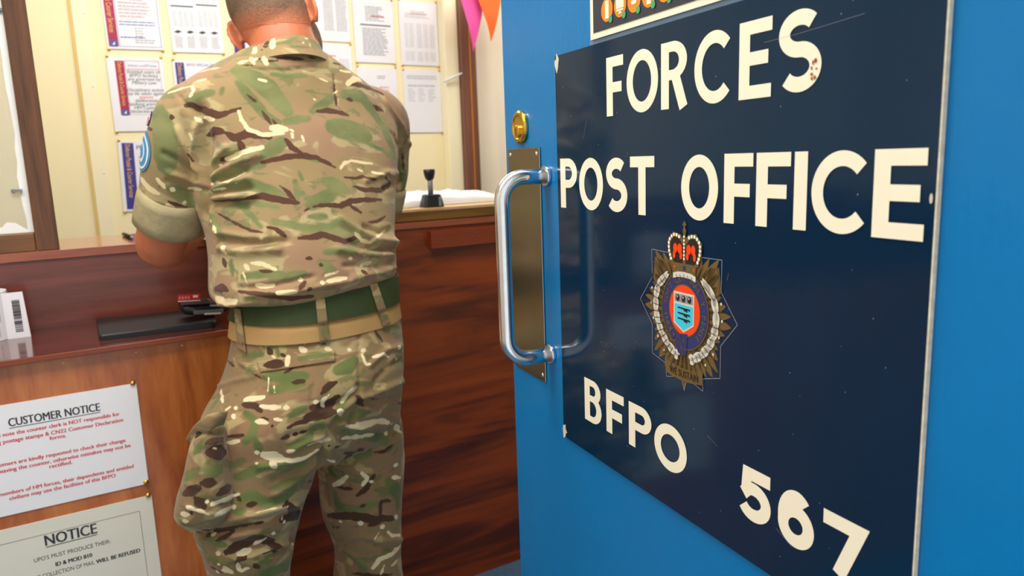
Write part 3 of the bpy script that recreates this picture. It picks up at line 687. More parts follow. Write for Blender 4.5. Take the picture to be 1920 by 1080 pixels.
# cylinder lock
lk = MB()
rings = []
for o_, r in ((.0003, .0225), (.004, .0225), (.0062, .020), (.0066, .0165), (.0052, .0155), (.0052, .002)):
    rings.append([dp(-.1115 + r * math.cos(2 * math.pi * k / 36), 1.3225 + r * math.sin(2 * math.pi * k / 36), o_) for k in range(36)])
lo = lk.loft(rings).build('door_lock', 'brass', door, smooth=False, bevel=.0006)
rings = [[dp(-.1115 + r * math.cos(2 * math.pi * k / 28), 1.3165 + r * math.sin(2 * math.pi * k / 28), o_) for k in range(28)] for o_, r in ((.005, .0085), (.0085, .0085), (.009, .0078), (.009, .0005))]
plug = MB().loft(rings).build('plug', 'brass', lo)
Flat(.0092).poly([(-.0012, -.006), (.0012, -.006), (.0005, -.001), (.0016, .001), (-.0008, .005), (-.0014, .003), (-.0004, .0)], (-.1115, 1.317)).build('keyhole', 'dark', plug)
q = Flat(.0068)
q.stroke([(-.1155, 1.334), (-.1145, 1.337)], .0008).stroke([(-.1115, 1.334), (-.1115, 1.3372)], .0008).stroke([(-.1085, 1.334), (-.108, 1.337)], .0008); q.build('engraving', 'gold', lo)
for z in (.35, 1.0, 1.72):
    MB().tube([dp(.703, z - .05, .004), dp(.703, z + .05, .004)], .008, 14).build('hinge', 'steel', door, smooth=True)

# ---- large sign
sg = empty('sign', dp(.262, .9083, .003)); tag(sg, 'large navy enamel sign with cream lettering and a crest on the blue door', 'sign')
SO = .0042
bd = Flat(0).slab(.0005, .5225, .9083, 1.4026, .0004, .004).build('sign_board', 'sign', sg)
q = Flat(0); q.slab(.5226, .5240, .9083, 1.4026, .0005, .0041); q.build('board_edge', 'signedge', sg)
q = Flat(SO)
for cx, cz, sd in ((.006, 1.394, 1), (.004, .9165, 2), (.5195, 1.245, 3)):
    r = random.Random(sd); q.poly([(.0052 * (1 + .4 * r.uniform(-1, 1)) * math.cos(a), .0095 * (1 + .4 * r.uniform(-1, 1)) * math.sin(a)) for a in [2 * math.pi * k / 11 for k in range(11)]] if sd < 3 else [(.0012 * math.cos(a), .0035 * math.sin(a)) for a in [2 * math.pi * k / 9 for k in range(9)]], (cx, cz))
q.build('paint_chip', 'signedge', sg)
def letter(q, ch, s0, s1, z0, z1, t):
    W, Hh = s1 - s0, z1 - z0; h = t / 2
    def X(u): return s0 + u * W
    def Z(v): return z0 + v * Hh
    def st(*pts): q.stroke(pts, t)
    def arc(cx, cz, rx, rz, a0, a1, n=20): return [(cx + rx * math.cos(math.radians(a0 + (a1 - a0) * k / n)), cz + rz * math.sin(math.radians(a0 + (a1 - a0) * k / n))) for k in range(n + 1)]
    cx, cz = (s0 + s1) / 2, (z0 + z1) / 2
    if ch in 'FERPBIT' and ch != 'T': st((s0 + h, z0), (s0 + h, z1))
    tb = t * .84; hb_ = tb / 2
    if ch in 'FE':
        zm_ = cz + (.001 if ch == 'E' else -.001)
        for zz, xe in ((z1 - hb_, s1), (zm_, s1 - W * .1)) + (((z0 + hb_, s1),) if ch == 'E' else ()): q.stroke([(s0 + t, zz), (xe, zz)], tb)
    if ch == 'T': q.stroke([(s0, z1 - hb_), (s1, z1 - hb_)], tb); st((cx, z0), (cx, z1 - tb))
    tc = t * .84                                         # curves are drawn a little thinner than stems
    if ch == 'O': q.ring(cx, cz, W / 2, Hh / 2, W / 2 - t * .92, Hh / 2 - tc)
    if ch == 'C': q.stroke(arc(s0 + W * .56, cz, W * .56 - tc / 2, Hh / 2 - tc / 2, 44, 316, 40), tc)
    tb = t * .74
    def bowl(zl, zh, sr, tb=tb):
        xr = sr - min(W * .52, (zh - zl) * .62)
        q.stroke([(s0 + t, zh - tb / 2), (xr + .0002, zh - tb / 2)], tb); q.stroke([(s0 + t, zl + tb / 2), (xr + .0002, zl + tb / 2)], tb)
        q.ring(xr, (zl + zh) / 2, sr - xr, (zh - zl) / 2, sr - xr - t * .95, (zh - zl) / 2 - tb, 24, -90, 90)
    if ch == 'P': bowl(z0 + Hh * .41, z1, s1)
    if ch == 'R': bowl(z0 + Hh * .43, z1, s1 - W * .05); q.stroke([(cx - W * .02, z0 + Hh * .43 + tb), (s1 - t * .55, z0)], t)
    if ch == 'B': bowl(z0 + Hh * .49, z1, s1 - W * .05, tb * .85); bowl(z0, z0 + Hh * .49 + tb * .85, s1, tb * .85)
    if ch == 'S':
        ru = (Hh - t) * .238; rl = (Hh - t) * .262; rx = W / 2 - h
        zu = z1 - h - ru; zl = z0 + h + rl
        q.stroke(arc(cx, zu, rx * .97, ru, 38, 270, 28) + arc(cx, zl, rx, rl, 90, -142, 28)[1:], t * .90)
    if ch == '5':
        st((s1 - W * .04, z1 - h), (s0 + W * .14 + h * .9, z1 - h), (s0 + W * .10 + h * .9, z0 + Hh * .50)); rl = Hh * .32 - h * .6
        st((s0 + W * .10 + h * .4, z0 + Hh * .46), *arc(cx - W * .02, z0 + h + rl, W / 2 - h * .9, rl, 118, -150, 26))
    if ch == '6':
        rl = Hh * .31 - h * .4; q.ring(cx, z0 + rl + h, W / 2, rl + h, W / 2 - t, rl - h)
        st(*arc(cx, cz, W / 2 - h, Hh / 2 - h, 48, 190, 26))
    if ch == '7': st((s0, z1 - h), (s1 - h * .9, z1 - h), (s0 + W * .42, z0))
def word(name, chars, boxes, t, zr=None):
    q = Flat(SO)
    for ch, b in zip(chars, boxes):
        letter(q, ch, b[0], b[1], *(zr or (b[2], b[3])), t)
    q.build(name, 'cream', sg)
word('lettering', 'FORCES', [(.1215, .1555), (.162, .2185), (.2235, .2665), (.2755, .3255), (.3355, .3735), (.380, .4255)], .0128, (1.322, 1.3845))
word('lettering', 'POSTOFFICE', [(.0085, .0515), (.0565, .1115), (.1175, .1625), (.1675, .2120), (.2565, .3105), (.3185, .3550), (.3590, .3975), (.4015, .4150), (.4195, .4710), (.4755, .5160)], .0134, (1.2165, 1.2775))
word('lettering', 'BFPO', [(.0600, .1010, .9515, 1.0065), (.1125, .1510, .9525, 1.0055), (.1615, .2060, .9530, 1.0045), (.2115, .2680, .9500, 1.0010)], .0130)
word('lettering', '567', [(.3440, .3855, .9490, .9990), (.3940, .4340, .9485, .9990), (.4430, .4830, .9475, .9970)], .0120)
q = Flat(SO + .0010)
r = random.Random(3)
for k in range(9): q.ell(.418 + r.uniform(-.004, .004), 1.338 + r.uniform(-.007, .008), r.uniform(.0005, .0014), r.uniform(.0006, .002), 8)
q.build('rust_mark', 'rust', sg)
q = Flat(SO + .0009)
for k in range(60): q.ell(r.uniform(.02, .51), r.uniform(.92, 1.39), r.uniform(.0002, .0005), r.uniform(.0003, .0008), 6)
for a in (((.365, 1.365), (.40, 1.366), (.462, 1.370)), ((.325, 1.165), (.327, 1.172)), ((.392, .957), (.412, .948)), ((.30, 1.01), (.315, 1.004)), ((.07, 1.30), (.078, 1.32))): q.stroke(a, .0002)
q.build('scratches', 'greyink', sg)

# ---- crest
CX, CZ = .263, 1.122
cr = empty('crest', (0, 0, 0)); cr.parent = sg; cr.location = dp(CX, CZ, SO) - Vector(sg.location)
def C(off): 
    q = Flat(off); return q
O1 = SO + .0001
star = [(-.0552, .0602), (-.0247, .0594), (.0252, .0600), (.0540, .0605), (.0535, .0310), (.0760, .0045), (.0540, -.0196), (.0537, -.0508), (.0294, -.0574), (.0290, -.0700), (.0050, -.0638), (0, -.0776), (-.0050, -.0638), (-.0290, -.0700), (-.0320, -.0560), (-.0545, -.0507), (-.0545, -.0196), (-.0765, .0045), (-.0545, .0310)]
q = C(O1)
for i in range(len(star)): q.stroke([(CX + star[i][0], CZ + star[i][1]), (CX + star[(i + 1) % 19][0], CZ + star[(i + 1) % 19][1])], .0006)
q.build('film_outline', 'greyink', cr)
q = C(O1); q2 = C(O1 + .0002)
def leaf(q, x, y, ang, l, w_, off=None):
    cr_, sr = math.cos(ang), math.sin(ang); pts = []
    for k in range(17):
        t = k / 16; pts.append((t * l, w_ * math.sin(math.pi * t) ** .8))
    for k in range(15, 0, -1):
        t = k / 16; pts.append((t * l, -w_ * math.sin(math.pi * t) ** .8))
    q.poly([(a * cr_ - b * sr, a * sr + b * cr_) for a, b in pts], (CX + x, CZ + y), off)
def rayto(a):                                     # how far the star reaches in direction a
    best = .03
    for i in range(19):
        p, e = Vector(star[i]), Vector(star[(i + 1) % 19]); d = Vector((math.cos(a), math.sin(a))); n = Vector((-d.y, d.x))
        f, g = p.dot(n), e.dot(n)
        if f * g <= 0 and abs(f - g) > 1e-9:
            h = p + (e - p) * (f / (f - g)); best = max(best, h.dot(d))
    return best
for k in range(44):
    a = 2 * math.pi * k / 44; L = rayto(a) - .003
    if L > .026: leaf(q, .020 * math.cos(a), .024 * math.sin(a), a, L - .021, .0050 if k % 2 else .0062)
for sgn in (-1, 1):                               # the two shields and arms at the top corners
    q.poly([(sgn * .050, .053), (sgn * .0535, .030), (sgn * .045, .022), (sgn * .030, .034), (sgn * .036, .050)], (CX, CZ))
q.build('star', 'gold', cr)
q = C(O1 + .0003)
for k in range(44):
    a = 2 * math.pi * (k + .5) / 44; L = rayto(a) - .006
    if L > .036: q.stroke([(CX + .038 * math.cos(a), CZ + .042 * math.sin(a)), (CX + (L - .004) * math.cos(a), CZ + (L - .004) * math.sin(a))], .0007)
for sgn in (-1, 1): q.stroke([(CX + sgn * x, CZ + y) for x, y in ((.050, .053), (.0535, .030), (.045, .022), (.030, .034))], .0007)
q.build('star_lines', 'golddark', cr)
ov = C(O1 + .0005).ell(CX, CZ + .004, .0374, .0392, 48).build('garter', 'gartblue', cr)
q = C(O1 + .0007); q.ring(CX, CZ + .004, .0374, .0392, .0363, .0381); q.ring(CX, CZ + .0045, .0250, .0264, .0240, .0254); q.build('garter_rim', 'gold', cr)
q = C(0); mot = 'HONI SOIT QUI MAL Y PENSE'; n = len(mot)
for k, ch in enumerate(mot):
    if ch == ' ': 
        a = math.radians(228 - 276 * (k) / (n - 1)); q.mb.poly([dp(CX + .0305 * math.cos(a) + .0006 * math.cos(b), CZ + .004 + .0325 * math.sin(a) + .0006 * math.sin(b), O1 + .0007) for b in [2 * math.pi * j / 8 for j in range(8)]]); continue
    a = math.radians(228 - 276 * k / (n - 1)); th = a - math.pi / 2
    ex = -DD * math.cos(th) + VZ * math.sin(th); ey = DD * math.sin(th) + VZ * math.cos(th)
    q.mb.add(*text_geo(ch, .0088, dp(CX + .0277 * math.cos(a), CZ + .004 + .0294 * math.sin(a), O1 + .0007), ex, ey, bold=.01))
q.build('motto', 'gold', cr)
C(O1 + .0007).ell(CX, CZ + .0045, .0238, .0252, 44).build('red_field', 'crestred', cr)
q = C(O1 + .0009).poly([(-.0168, .0222), (.0156, .0222), (.0152, -.0085), (-.0006, -.0178), (-.0168, -.0100)], (CX, CZ)); sh = q.build('shield', 'silver', cr)
C(O1 + .0011).poly([(-.0150, .0203), (.0138, .0203), (.0138, .0122), (-.0150, .0122)], (CX, CZ)).build('chief', 'greyink', cr)
C(O1 + .0011).poly([(-.0150, .0100), (.0138, .0100), (.0136, -.0072), (-.0006, -.0156), (-.0150, -.0086)], (CX, CZ)).build('blue_field', 'cyan', cr)
q = C(O1 + .0013)
for k in (-1, 0, 1): q.ell(CX - .0006 + .0092 * k, CZ + .0162, .0030, .0034, 20)
for z in (.0062, .0008, -.0046):
    q.poly([(-.0098, .0012), (.0080, .0010), (.0080, -.0006), (.0035, -.0008), (.0030, -.0022), (.0005, -.0022), (-.0005, -.0008), (-.0098, -.0002)], (CX, CZ + z))
    q.ell(CX + .0045, CZ + z - .0016, .0013, .0013, 10); q.ell(CX + .0088, CZ + z - .0002, .0012, .0012, 10)
q.build('charges', 'golddark', cr)
q = C(O1 + .0015)
for k in (-1, 0, 1): q.ell(CX - .0010 + .0092 * k, CZ + .0175, .0008, .0011, 10)
q.build('highlights', 'silver', cr)
wr = C(O1 + .0008); wl = [(-.0300, .0365), (-.0440, .0245), (-.0480, .0110), (-.0478, -.0030), (-.0438, -.0150), (-.0370, -.0255), (-.0270, -.0350), (-.0150, -.0415), (-.0080, -.0445)]
for sgn in (-1, 1):
    for i in range(len(wl) - 1):
        a = Vector(wl[i + 1]); b = Vector(wl[i]); d = b - a; ang = math.atan2(d.y, -sgn * d.x)
        for off, tw in ((.0028, .22), (-.0032, -.20)):
            nrm = Vector((-d.y, d.x)).normalized(); p = a + nrm * off
            leaf(wr, -sgn * p.x, p.y, ang + (-sgn) * tw * -1 if False else ang + sgn * tw, d.length * 1.30, .0036)
    for p in ((.0545, .020), (.0560, .004), (.0520, -.012), (.0440, -.030), (.0330, -.043)): wr.ell(CX + sgn * p[0], CZ + p[1], .0013, .0015, 10)
wr.build('wreath', 'silver', cr)
q = C(O1 + .0009)
q.poly([(-.0196, -.0222), (-.0060, -.0200), (-.0020, -.0415), (-.0095, -.0400)], (CX, CZ)); q.poly([(-.0070, -.0200), (.0057, -.0182), (.0040, -.0400), (-.0020, -.0415)], (CX, CZ)); q.ell(CX - .0165, CZ - .0225, .0060, .0068, 20)
q.build('buckle_strap', 'gartblue', cr)
q = C(O1 + .0011); q.ring(CX - .0165, CZ - .0225, .0062, .0070, .0053, .0061, 20); q.ell(CX - .0165, CZ - .0225, .0016, .0018, 10)
for x, z in ((-.009, -.029), (.000, -.026), (-.003, -.034), (.002, -.034)): q.ring(CX + x, CZ + z, .0014, .0016, .0008, .0010, 12)
q.stroke([(CX - .0070, CZ - .0200), (CX - .0010, CZ - .0410)], .0007); q.build('buckle', 'gold', cr)
q = C(O1 + .0010); q.poly([(-.0316, -.0500), (-.0180, -.0525), (0, -.0545), (.0180, -.0525), (.0293, -.0500), (.0293, -.0640), (.0180, -.0660), (0, -.0680), (-.0180, -.0665), (-.0300, -.0650)], (CX, CZ)); rb_ = q.build('ribbon', 'gold', cr)
q = C(0); q.mb.add(*text_geo('WE SUSTAIN', .0100, dp(CX, CZ - .0635, O1 + .0013), -DD, VZ, bold=.01, width=.046)); q.build('ribbon_motto', 'golddark', cr)
# crown
q = C(O1 + .0010); q.poly([(-.0186, .0414), (.0172, .0414), (.0185, .0512), (-.0197, .0512)], (CX, CZ))
for sgn in (-1, 1): q.stroke([(CX + sgn * x, CZ + y) for x, y in ((.0185, .050), (.0242, .0620), (.0245, .0718), (.0170, .0790), (.0070, .0775), (.0, .0700))], .0046)
q.stroke([(CX, CZ + .051), (CX, CZ + .082)], .0040); q.ell(CX, CZ + .0835, .0028, .0028, 14); q.stroke([(CX, CZ + .0835), (CX, CZ + .0925)], .0024); q.stroke([(CX - .0030, CZ + .0895), (CX + .0030, CZ + .0895)], .0020)
q.build('crown', 'gold', cr)
q = C(O1 + .0009); q.poly([(-.0225, .0500), (-.0235, .0700), (-.0140, .0790), (0, .0760), (.0140, .0790), (.0235, .0700), (.0215, .0500)], (CX, CZ)); q.build('crown_backing', 'golddark', cr)  # dark print filling the crown behind its arches
q = C(O1 + .0013)
for sgn in (-1, 1):
    q.ell(CX + sgn * .0070, CZ + .0655, .0036, .0050, 18); q.ell(CX + sgn * .0140, CZ + .0655, .0034, .0048, 18); q.ell(CX + sgn * .0050, CZ + .0588, .0022, .0038, 14); q.ell(CX + sgn * .0160, CZ + .0590, .0022, .0042, 14)
for x in (-.0150, .0150): q.ell(CX + x, CZ + .0468, .0014, .0016, 12)
q.build('crown_cap', 'crestred', cr)
q = C(O1 + .0015)
for sgn in (-1, 1):
    for x, y in ((.0208, .0545), (.0225, .0580), (.0238, .0620), (.0244, .0660), (.0243, .0700), (.0228, .0738), (.0198, .0768), (.0160, .0787), (.0118, .0787), (.0078, .0772)): q.ell(CX + sgn * x, CZ + y, .0017, .0018, 12)
for k in range(7): q.ell(CX, CZ + .0560 + .0036 * k, .0013, .0014, 10)
q.build('pearls', 'cream', cr)
q = C(O1 + .0013)
for x in (-.0078, .0085): q.ell(CX + x, CZ + .0468, .0017, .0017, 12)
q.build('emeralds', 'green', cr)
C(O1 + .0013).poly([(-.0022, .0448), (.0022, .0448), (.0022, .0488), (-.0022, .0488)], (CX, CZ)).build('sapphire', 'gartblue', cr)
q = C(O1 + .0012).poly([(-.0178, .0405), (-.0100, .0425), (0, .0430), (.0100, .0425), (.0178, .0405), (.0178, .0350), (.0100, .0372), (0, .0378), (-.0100, .0372), (-.0178, .0350)], (CX, CZ)); q.build('crown_scroll', 'silver', cr)
q = C(O1 + .0014)
for x in (-.0120, -.0060, .0, .0060, .0120): q.stroke([(CX + x - .001, CZ + .0405 - abs(x) * .12), (CX + x + .001, CZ + .0388 - abs(x) * .12)], .0008)
q.build('scroll_marks', 'golddark', cr)

# ---- upper sign
us = empty('parcel_sign', dp(.35, 1.4045, .002)); tag(us, 'charcoal sign with cream border and round orange parcel icons above the navy sign', 'sign')
Flat(0).slab(.0835, .62, 1.4035, 1.60, .0005, .0022).build('film_backing', 'film', us)
Flat(0).slab(.0875, .616, 1.4085, 1.596, .0024, .0034).build('border', 'cream', us)
Flat(0).slab(.0945, .609, 1.4150, 1.590, .0035, .0040).build('panel', 'topsign', us)
for k in range(8):
    s_, z_ = .1245 + .0262 * k, 1.4345
    ic = Flat(.0044).ell(s_, z_, .0118, .0122, 32).build('icon', 'iconorange', us)
    q = Flat(.0047)
    if k % 3 == 0: q.poly([(-.0034, -.0090), (.0042, -.0090), (.0042, .0095), (-.0034, .0095)], (s_, z_))
    elif k % 3 == 1: q.poly([(-.0075, -.0030), (.0075, -.0030), (.0075, .0080), (-.0075, .0080)], (s_, z_)).poly([(-.0075, -.0055), (.0075, -.0055), (.0050, -.0036), (-.0060, -.0036)], (s_, z_)).poly([(-.003, -.0085), (.003, -.0085), (.002, -.006), (-.002, -.006)], (s_, z_))
    else: q.poly([(-.0055, .0010), (.0055, .0010), (.0055, .0105), (-.0055, .0105)], (s_, z_)).poly([(-.0040, -.004), (.0040, -.004), (.0050, .0), (-.0050, .0)], (s_, z_))
    q.build('icon_symbol', 'cream', ic)
    q = Flat(.0048).stroke([(s_ - .0034, z_ - .0095), (s_ + .0042, z_ - .0095)], .0006)
    tk = Flat(.0050).ell(s_ + .0078, z_ - .0108, .0036, .0038, 20).build('tick_badge', 'tick', ic)
# ------------------------------------------------------------------ the soldier
E1 = Vector((math.cos(math.radians(15.7)), math.sin(math.radians(15.7)), 0)); E2 = Vector((-E1.y, E1.x, 0))
def look(tab, y):
    for (a, b), (c, d) in zip(tab[:-1], tab[1:]):
        if y <= c: return b + (d - b) * max(0, (y - a)) / (c - a)
    return tab[-1][1]
def ring(y, xl, xr, Yc, b, ex=2.25, n=56, yaw=None, tilt=0.0):
    """a horizontal section of the figure; y is the row where its back shows, xl / xr its outline (numbers or tables)"""
    e1, e2 = (E1, E2) if yaw is None else (Vector((math.cos(yaw), math.sin(yaw), 0)), Vector((-math.sin(yaw), math.cos(yaw), 0)))
    if not isinstance(xl, (int, float)): xl = look(xl, 322 + (y - 322) * (Yc - b) / (Yc - .03))
    if not isinstance(xr, (int, float)): xr = look(xr, 316 + (y - 316) * (Yc - b) / (Yc + .04))
    xm = (xl + xr) / 2; z = at(xm, y, Yc - b).z
    d0 = raydir(xm, y); c = at(xm, y, Yc); c.z = z
    h = Vector((d0.x, d0.y, 0)).normalized(); perp = Vector((h.y, -h.x, 0))
    ca = 1 / math.sqrt(1 + ((xm - 960) / FPX) ** 2)
    Wd = (xr - xl) / 2 / FPX * depth(c) * ca
    ct_, st_ = abs(e1.dot(perp)), abs(e2.dot(perp))
    a = math.sqrt(max(Wd * Wd - (b * st_) ** 2, (.5 * Wd) ** 2)) / max(ct_, .3)
    pts = []
    for k in range(n):
        t = 2 * math.pi * k / n; cc, ss = math.cos(t), math.sin(t)
        x = a * math.copysign(abs(cc) ** (2 / ex), cc); yv = b * math.copysign(abs(ss) ** (2 / ex), ss)
        pts.append(c + e1 * x + e2 * yv + VZ * (-tilt * yv))
    return pts
def spline_rings(rs, sub=3):
    out = []; n = len(rs)
    for i in range(n - 1):
        p = [rs[max(i - 1, 0)], rs[i], rs[i + 1], rs[min(i + 2, n - 1)]]
        for s_ in range(sub):
            t = s_ / sub; t2, t3 = t * t, t * t * t
            out.append([(a * (-t3 + 2 * t2 - t) + b * (3 * t3 - 5 * t2 + 2) + c * (-3 * t3 + 4 * t2 + t) + d * (t3 - t2)) * .5 for a, b, c, d in zip(*p)])
    return out + [rs[-1]]
def fused(mb, voxel, smooth=6):
    """one continuous surface grown from the overlapping volumes"""
    me = mb.mesh(); b = bmesh.new(); b.from_mesh(me); bmesh.ops.recalc_face_normals(b, faces=b.faces); b.to_mesh(me); b.free()
    o = bpy.data.objects.new('t', me); COL.objects.link(o)
    r = o.modifiers.new('r', 'REMESH'); r.mode = 'VOXEL'; r.voxel_size = voxel
    s_ = o.modifiers.new('s', 'SMOOTH'); s_.iterations = smooth; s_.factor = .5
    bpy.context.view_layer.update(); dg = bpy.context.evaluated_depsgraph_get()
    out = bpy.data.meshes.new_from_object(o.evaluated_get(dg)); bpy.data.objects.remove(o); return out
def smooth_tube(pts, n=24, sub=5):
    ps = [Vector(p[:3]) for p in pts]; rs = [p[3] for p in pts]; P, Rr = [], []
    for i in range(len(ps) - 1):
        q = [max(i - 1, 0), i, i + 1, min(i + 2, len(ps) - 1)]
        for s_ in range(sub):
            t = s_ / sub; t2, t3 = t * t, t ** 3; w4 = ((-t3 + 2 * t2 - t) / 2, (3 * t3 - 5 * t2 + 2) / 2, (-3 * t3 + 4 * t2 + t) / 2, (t3 - t2) / 2)
            P.append(sum((ps[j] * w_ for j, w_ in zip(q, w4)), Vector((0, 0, 0)))); Rr.append(sum(rs[j] * w_ for j, w_ in zip(q, w4)))
    P.append(ps[-1]); Rr.append(rs[-1]); return MB().tube(P, Rr, n)
def join(*mbs):
    m_ = MB()
    for k in mbs: m_.add(k.v, k.f)
    return m_
def A(x, y, Y, r): p = at(x, y, Y); return (p.x, p.y, p.z, r)
def verts(me):
    n = len(me.vertices); c = np.empty(n * 3); me.vertices.foreach_get('co', c); return c.reshape(-1, 3)
def normals(me):
    n = len(me.vertices); c = np.empty(n * 3); me.vertices.foreach_get('normal', c); return c.reshape(-1, 3)
def bvh(me): return BVHTree.FromPolygons([v.co.copy() for v in me.vertices], [tuple(p.vertices) for p in me.polygons])

# --- shirt volume
SL = [(415, 398), (450, 403), (480, 406), (515, 405), (545, 404), (563, 408), (580, 422)]
SR = [(402, 747), (450, 743), (489, 747), (512, 748), (535, 741)]
T = [(568, 420, 742, 1.430, .124), (556, 408, 748, 1.432, .138), (532, SL, SR, 1.436, .146), (500, SL, SR, 1.444, .145), (460, SL, SR, 1.456, .143), (420, 394, 746, 1.475, .142), (360, 380, 749, 1.500, .142),
     (300, 368, 755, 1.525, .142), (250, 350, 757, 1.540, .136), (212, 330, 752, 1.548, .124), (176, 336, 732, 1.550, .112), (148, 362, 702, 1.548, .100), (126, 394, 672, 1.545, .090), (104, 428, 638, 1.540, .080), (84, 458, 606, 1.535, .066)]
torso = MB().loft(spline_rings([ring(*r) for r in T]))
sl_left = smooth_tube([A(430, 205, 1.53, .055), A(367, 216, 1.515, .061), A(344, 255, 1.512, .060), A(333, 300, 1.522, .0585), A(328, 345, 1.54, .0605), A(323, 394, 1.56, .060)])
sl_right = smooth_tube([A(670, 205, 1.57, .056), A(716, 222, 1.60, .056), A(727, 270, 1.62, .050), A(725, 325, 1.65, .049), A(715, 385, 1.665, .048)])
shirt_me = fused(join(torso, sl_left, sl_right), .0054, 7)

# --- trousers volume
TL = [(500, 455), (585, 447), (646, 443), (672, 438), (699, 430), (720, 414), (741, 402), (767, 393), (788, 389), (830, 384), (870, 378), (926, 369), (973, 367), (997, 373), (1032, 382), (1077, 394), (1150, 408)]
TR = [(500, 742), (566, 747), (592, 752), (628, 757), (687, 763), (776, 764), (834, 761), (878, 758), (967, 755), (1027, 754), (1080, 757), (1150, 757)]
LI = [(700, 622), (850, 612), (873, 599), (926, 578), (973, 566), (1009, 554), (1041, 548), (1080, 545), (1150, 543)]
RI = [(700, 588), (850, 592), (878, 600), (938, 604), (973, 610), (1000, 619), (1018, 627), (1035, 634), (1059, 633), (1080, 628), (1150, 628)]
Pv = [(588, TL, TR, 1.425, .124), (625, TL, TR, 1.425, .130), (660, TL, TR, 1.422, .138), (700, TL, TR, 1.412, .146), (745, TL, TR, 1.402, .150), (800, TL, TR, 1.398, .148), (850, TL, TR, 1.400, .136), (885, TL, TR, 1.405, .116)]
LL = [(790, TL, LI, 1.375, .116), (840, TL, LI, 1.372, .118), (895, TL, LI, 1.368, .110), (950, TL, LI, 1.362, .102), (1000, TL, LI, 1.358, .096), (1040, TL, LI, 1.358, .089), (1080, TL, LI, 1.362, .085), (1125, TL, LI, 1.372, .081)]
RL = [(800, RI, 748, 1.446, .106), (840, RI, 757, 1.446, .109), (895, RI, TR, 1.445, .102), (950, RI, TR, 1.440, .094), (1000, RI, TR, 1.438, .088), (1045, RI, TR, 1.438, .081), (1080, RI, TR, 1.440, .079), (1125, RI, TR, 1.445, .079)]
def leg_down(last, foot, n=56):
    c = sum(last, Vector((0, 0, 0))) / n; out = []
    for t, k, z in ((.30, .98, c.z * .78), (.62, .94, c.z * .56), (.85, .88, c.z * .38), (.95, .84, .125)):
        q = c.lerp(Vector((foot[0], foot[1], 0)), t); out.append([Vector((q.x, q.y, z)) + (p - c) * k - VZ * (p - c).z * k for p in last])
    return out
FL, FR = (.262, 1.42), (.556, 1.47)
lr = [ring(*r, ex=2.1) for r in LL]; rr_ = [ring(*r, ex=2.1) for r in RL]
pel = MB().loft(spline_rings([ring(*r) for r in Pv])); legl = MB().loft(spline_rings(lr + leg_down(lr[-1], FL))); legr = MB().loft(spline_rings(rr_ + leg_down(rr_[-1], FR)))
trou_me = fused(join(pel, legl, legr), .0058, 6)
# --- cargo pocket volume
KL = [(780, 384), (790, 374), (828, 362), (858, 356), (914, 340), (947, 332), (965, 334), (979, 340), (990, 362), (1010, 380)]
PK = [(y, KL, r_, 1.325, b_) for y, r_, b_ in ((803, 428, .050), (822, 436, .062), (855, 441, .070), (895, 447, .076), (935, 455, .080), (962, 458, .078), (984, 448, .070), (1000, 430, .054))]
pock_me = fused(MB().loft(spline_rings([ring(*r, ex=2.6, yaw=math.radians(-22)) for r in PK])), .0052, 5)

# --- folds pressed into the cloth: lines over the photograph's crops, thrown onto the cloth along the line of sight
EYE = Vector((0, 0, CAM_H))
CROP = {'A': (240, 80, 2.7), 'B': (320, 480, 3.375), 'C': (320, 760, 3.375), 'D': (420, 0, 8.31)}
def onto(trees, crop, pts):
    ox, oy, sc_ = CROP[crop]; out = []
    prev = None
    for x, y in pts:
        d = raydir(ox + x / sc_, oy + y / sc_); best = None
        for t_ in trees:
            h = t_.ray_cast(EYE, d)
            if h[0] is not None and (best is None or h[3] < best[1]): best = (h[0], h[3])
        if best: out.append(best[0])
    return out, sc_
def parse(s):
    for item in s.replace('\n', ' ').split(';'):
        tk = item.split()
        if not tk: continue
        wd = float(tk[-1][1:]); yield [tuple(float(v) for v in p.split(',')) for p in tk[:-1]], wd
def dense(pts, step=24):
    out = [pts[0]]
    for a, b in zip(pts[:-1], pts[1:]):
        n = max(1, int(math.hypot(b[0] - a[0], b[1] - a[1]) / step))
        for k in range(1, n + 1): out.append((a[0] + (b[0] - a[0]) * k / n, a[1] + (b[1] - a[1]) * k / n))
    return out
def segdist(V, P, r=None, end=.5):
    """distance of every vertex to a polyline of 3D points"""
    P = np.array([tuple(p) for p in P]); d = np.full(len(V), 9.0)
    if len(P) == 1: return np.linalg.norm(V - P[0], axis=1) - (r or 0)
    lo, hi = P.min(0) - .08, P.max(0) + .08
    idx = np.where(((V > lo) & (V < hi)).all(1))[0]; W_ = V[idx]
    if len(idx) == 0: return d
    dd = np.full(len(idx), 9.0)
    cum = np.concatenate([[0], np.cumsum(np.linalg.norm(np.diff(P, axis=0), axis=1))]); tot = max(cum[-1], 1e-6)
    for i_, (a, b) in enumerate(zip(P[:-1], P[1:])):
        ab = b - a; L = ab @ ab
        t = np.clip(((W_ - a) @ ab) / max(L, 1e-12), 0, 1); e_ = np.linalg.norm(W_ - a - t[:, None] * ab, axis=1)
        if r is not None: e_ = e_ - r * (end + (1 - end) * np.sin(np.pi * np.clip((cum[i_] + t * (cum[i_ + 1] - cum[i_])) / tot, 0, 1)) ** .7)
        dd = np.minimum(dd, e_)
    d[idx] = dd; return d
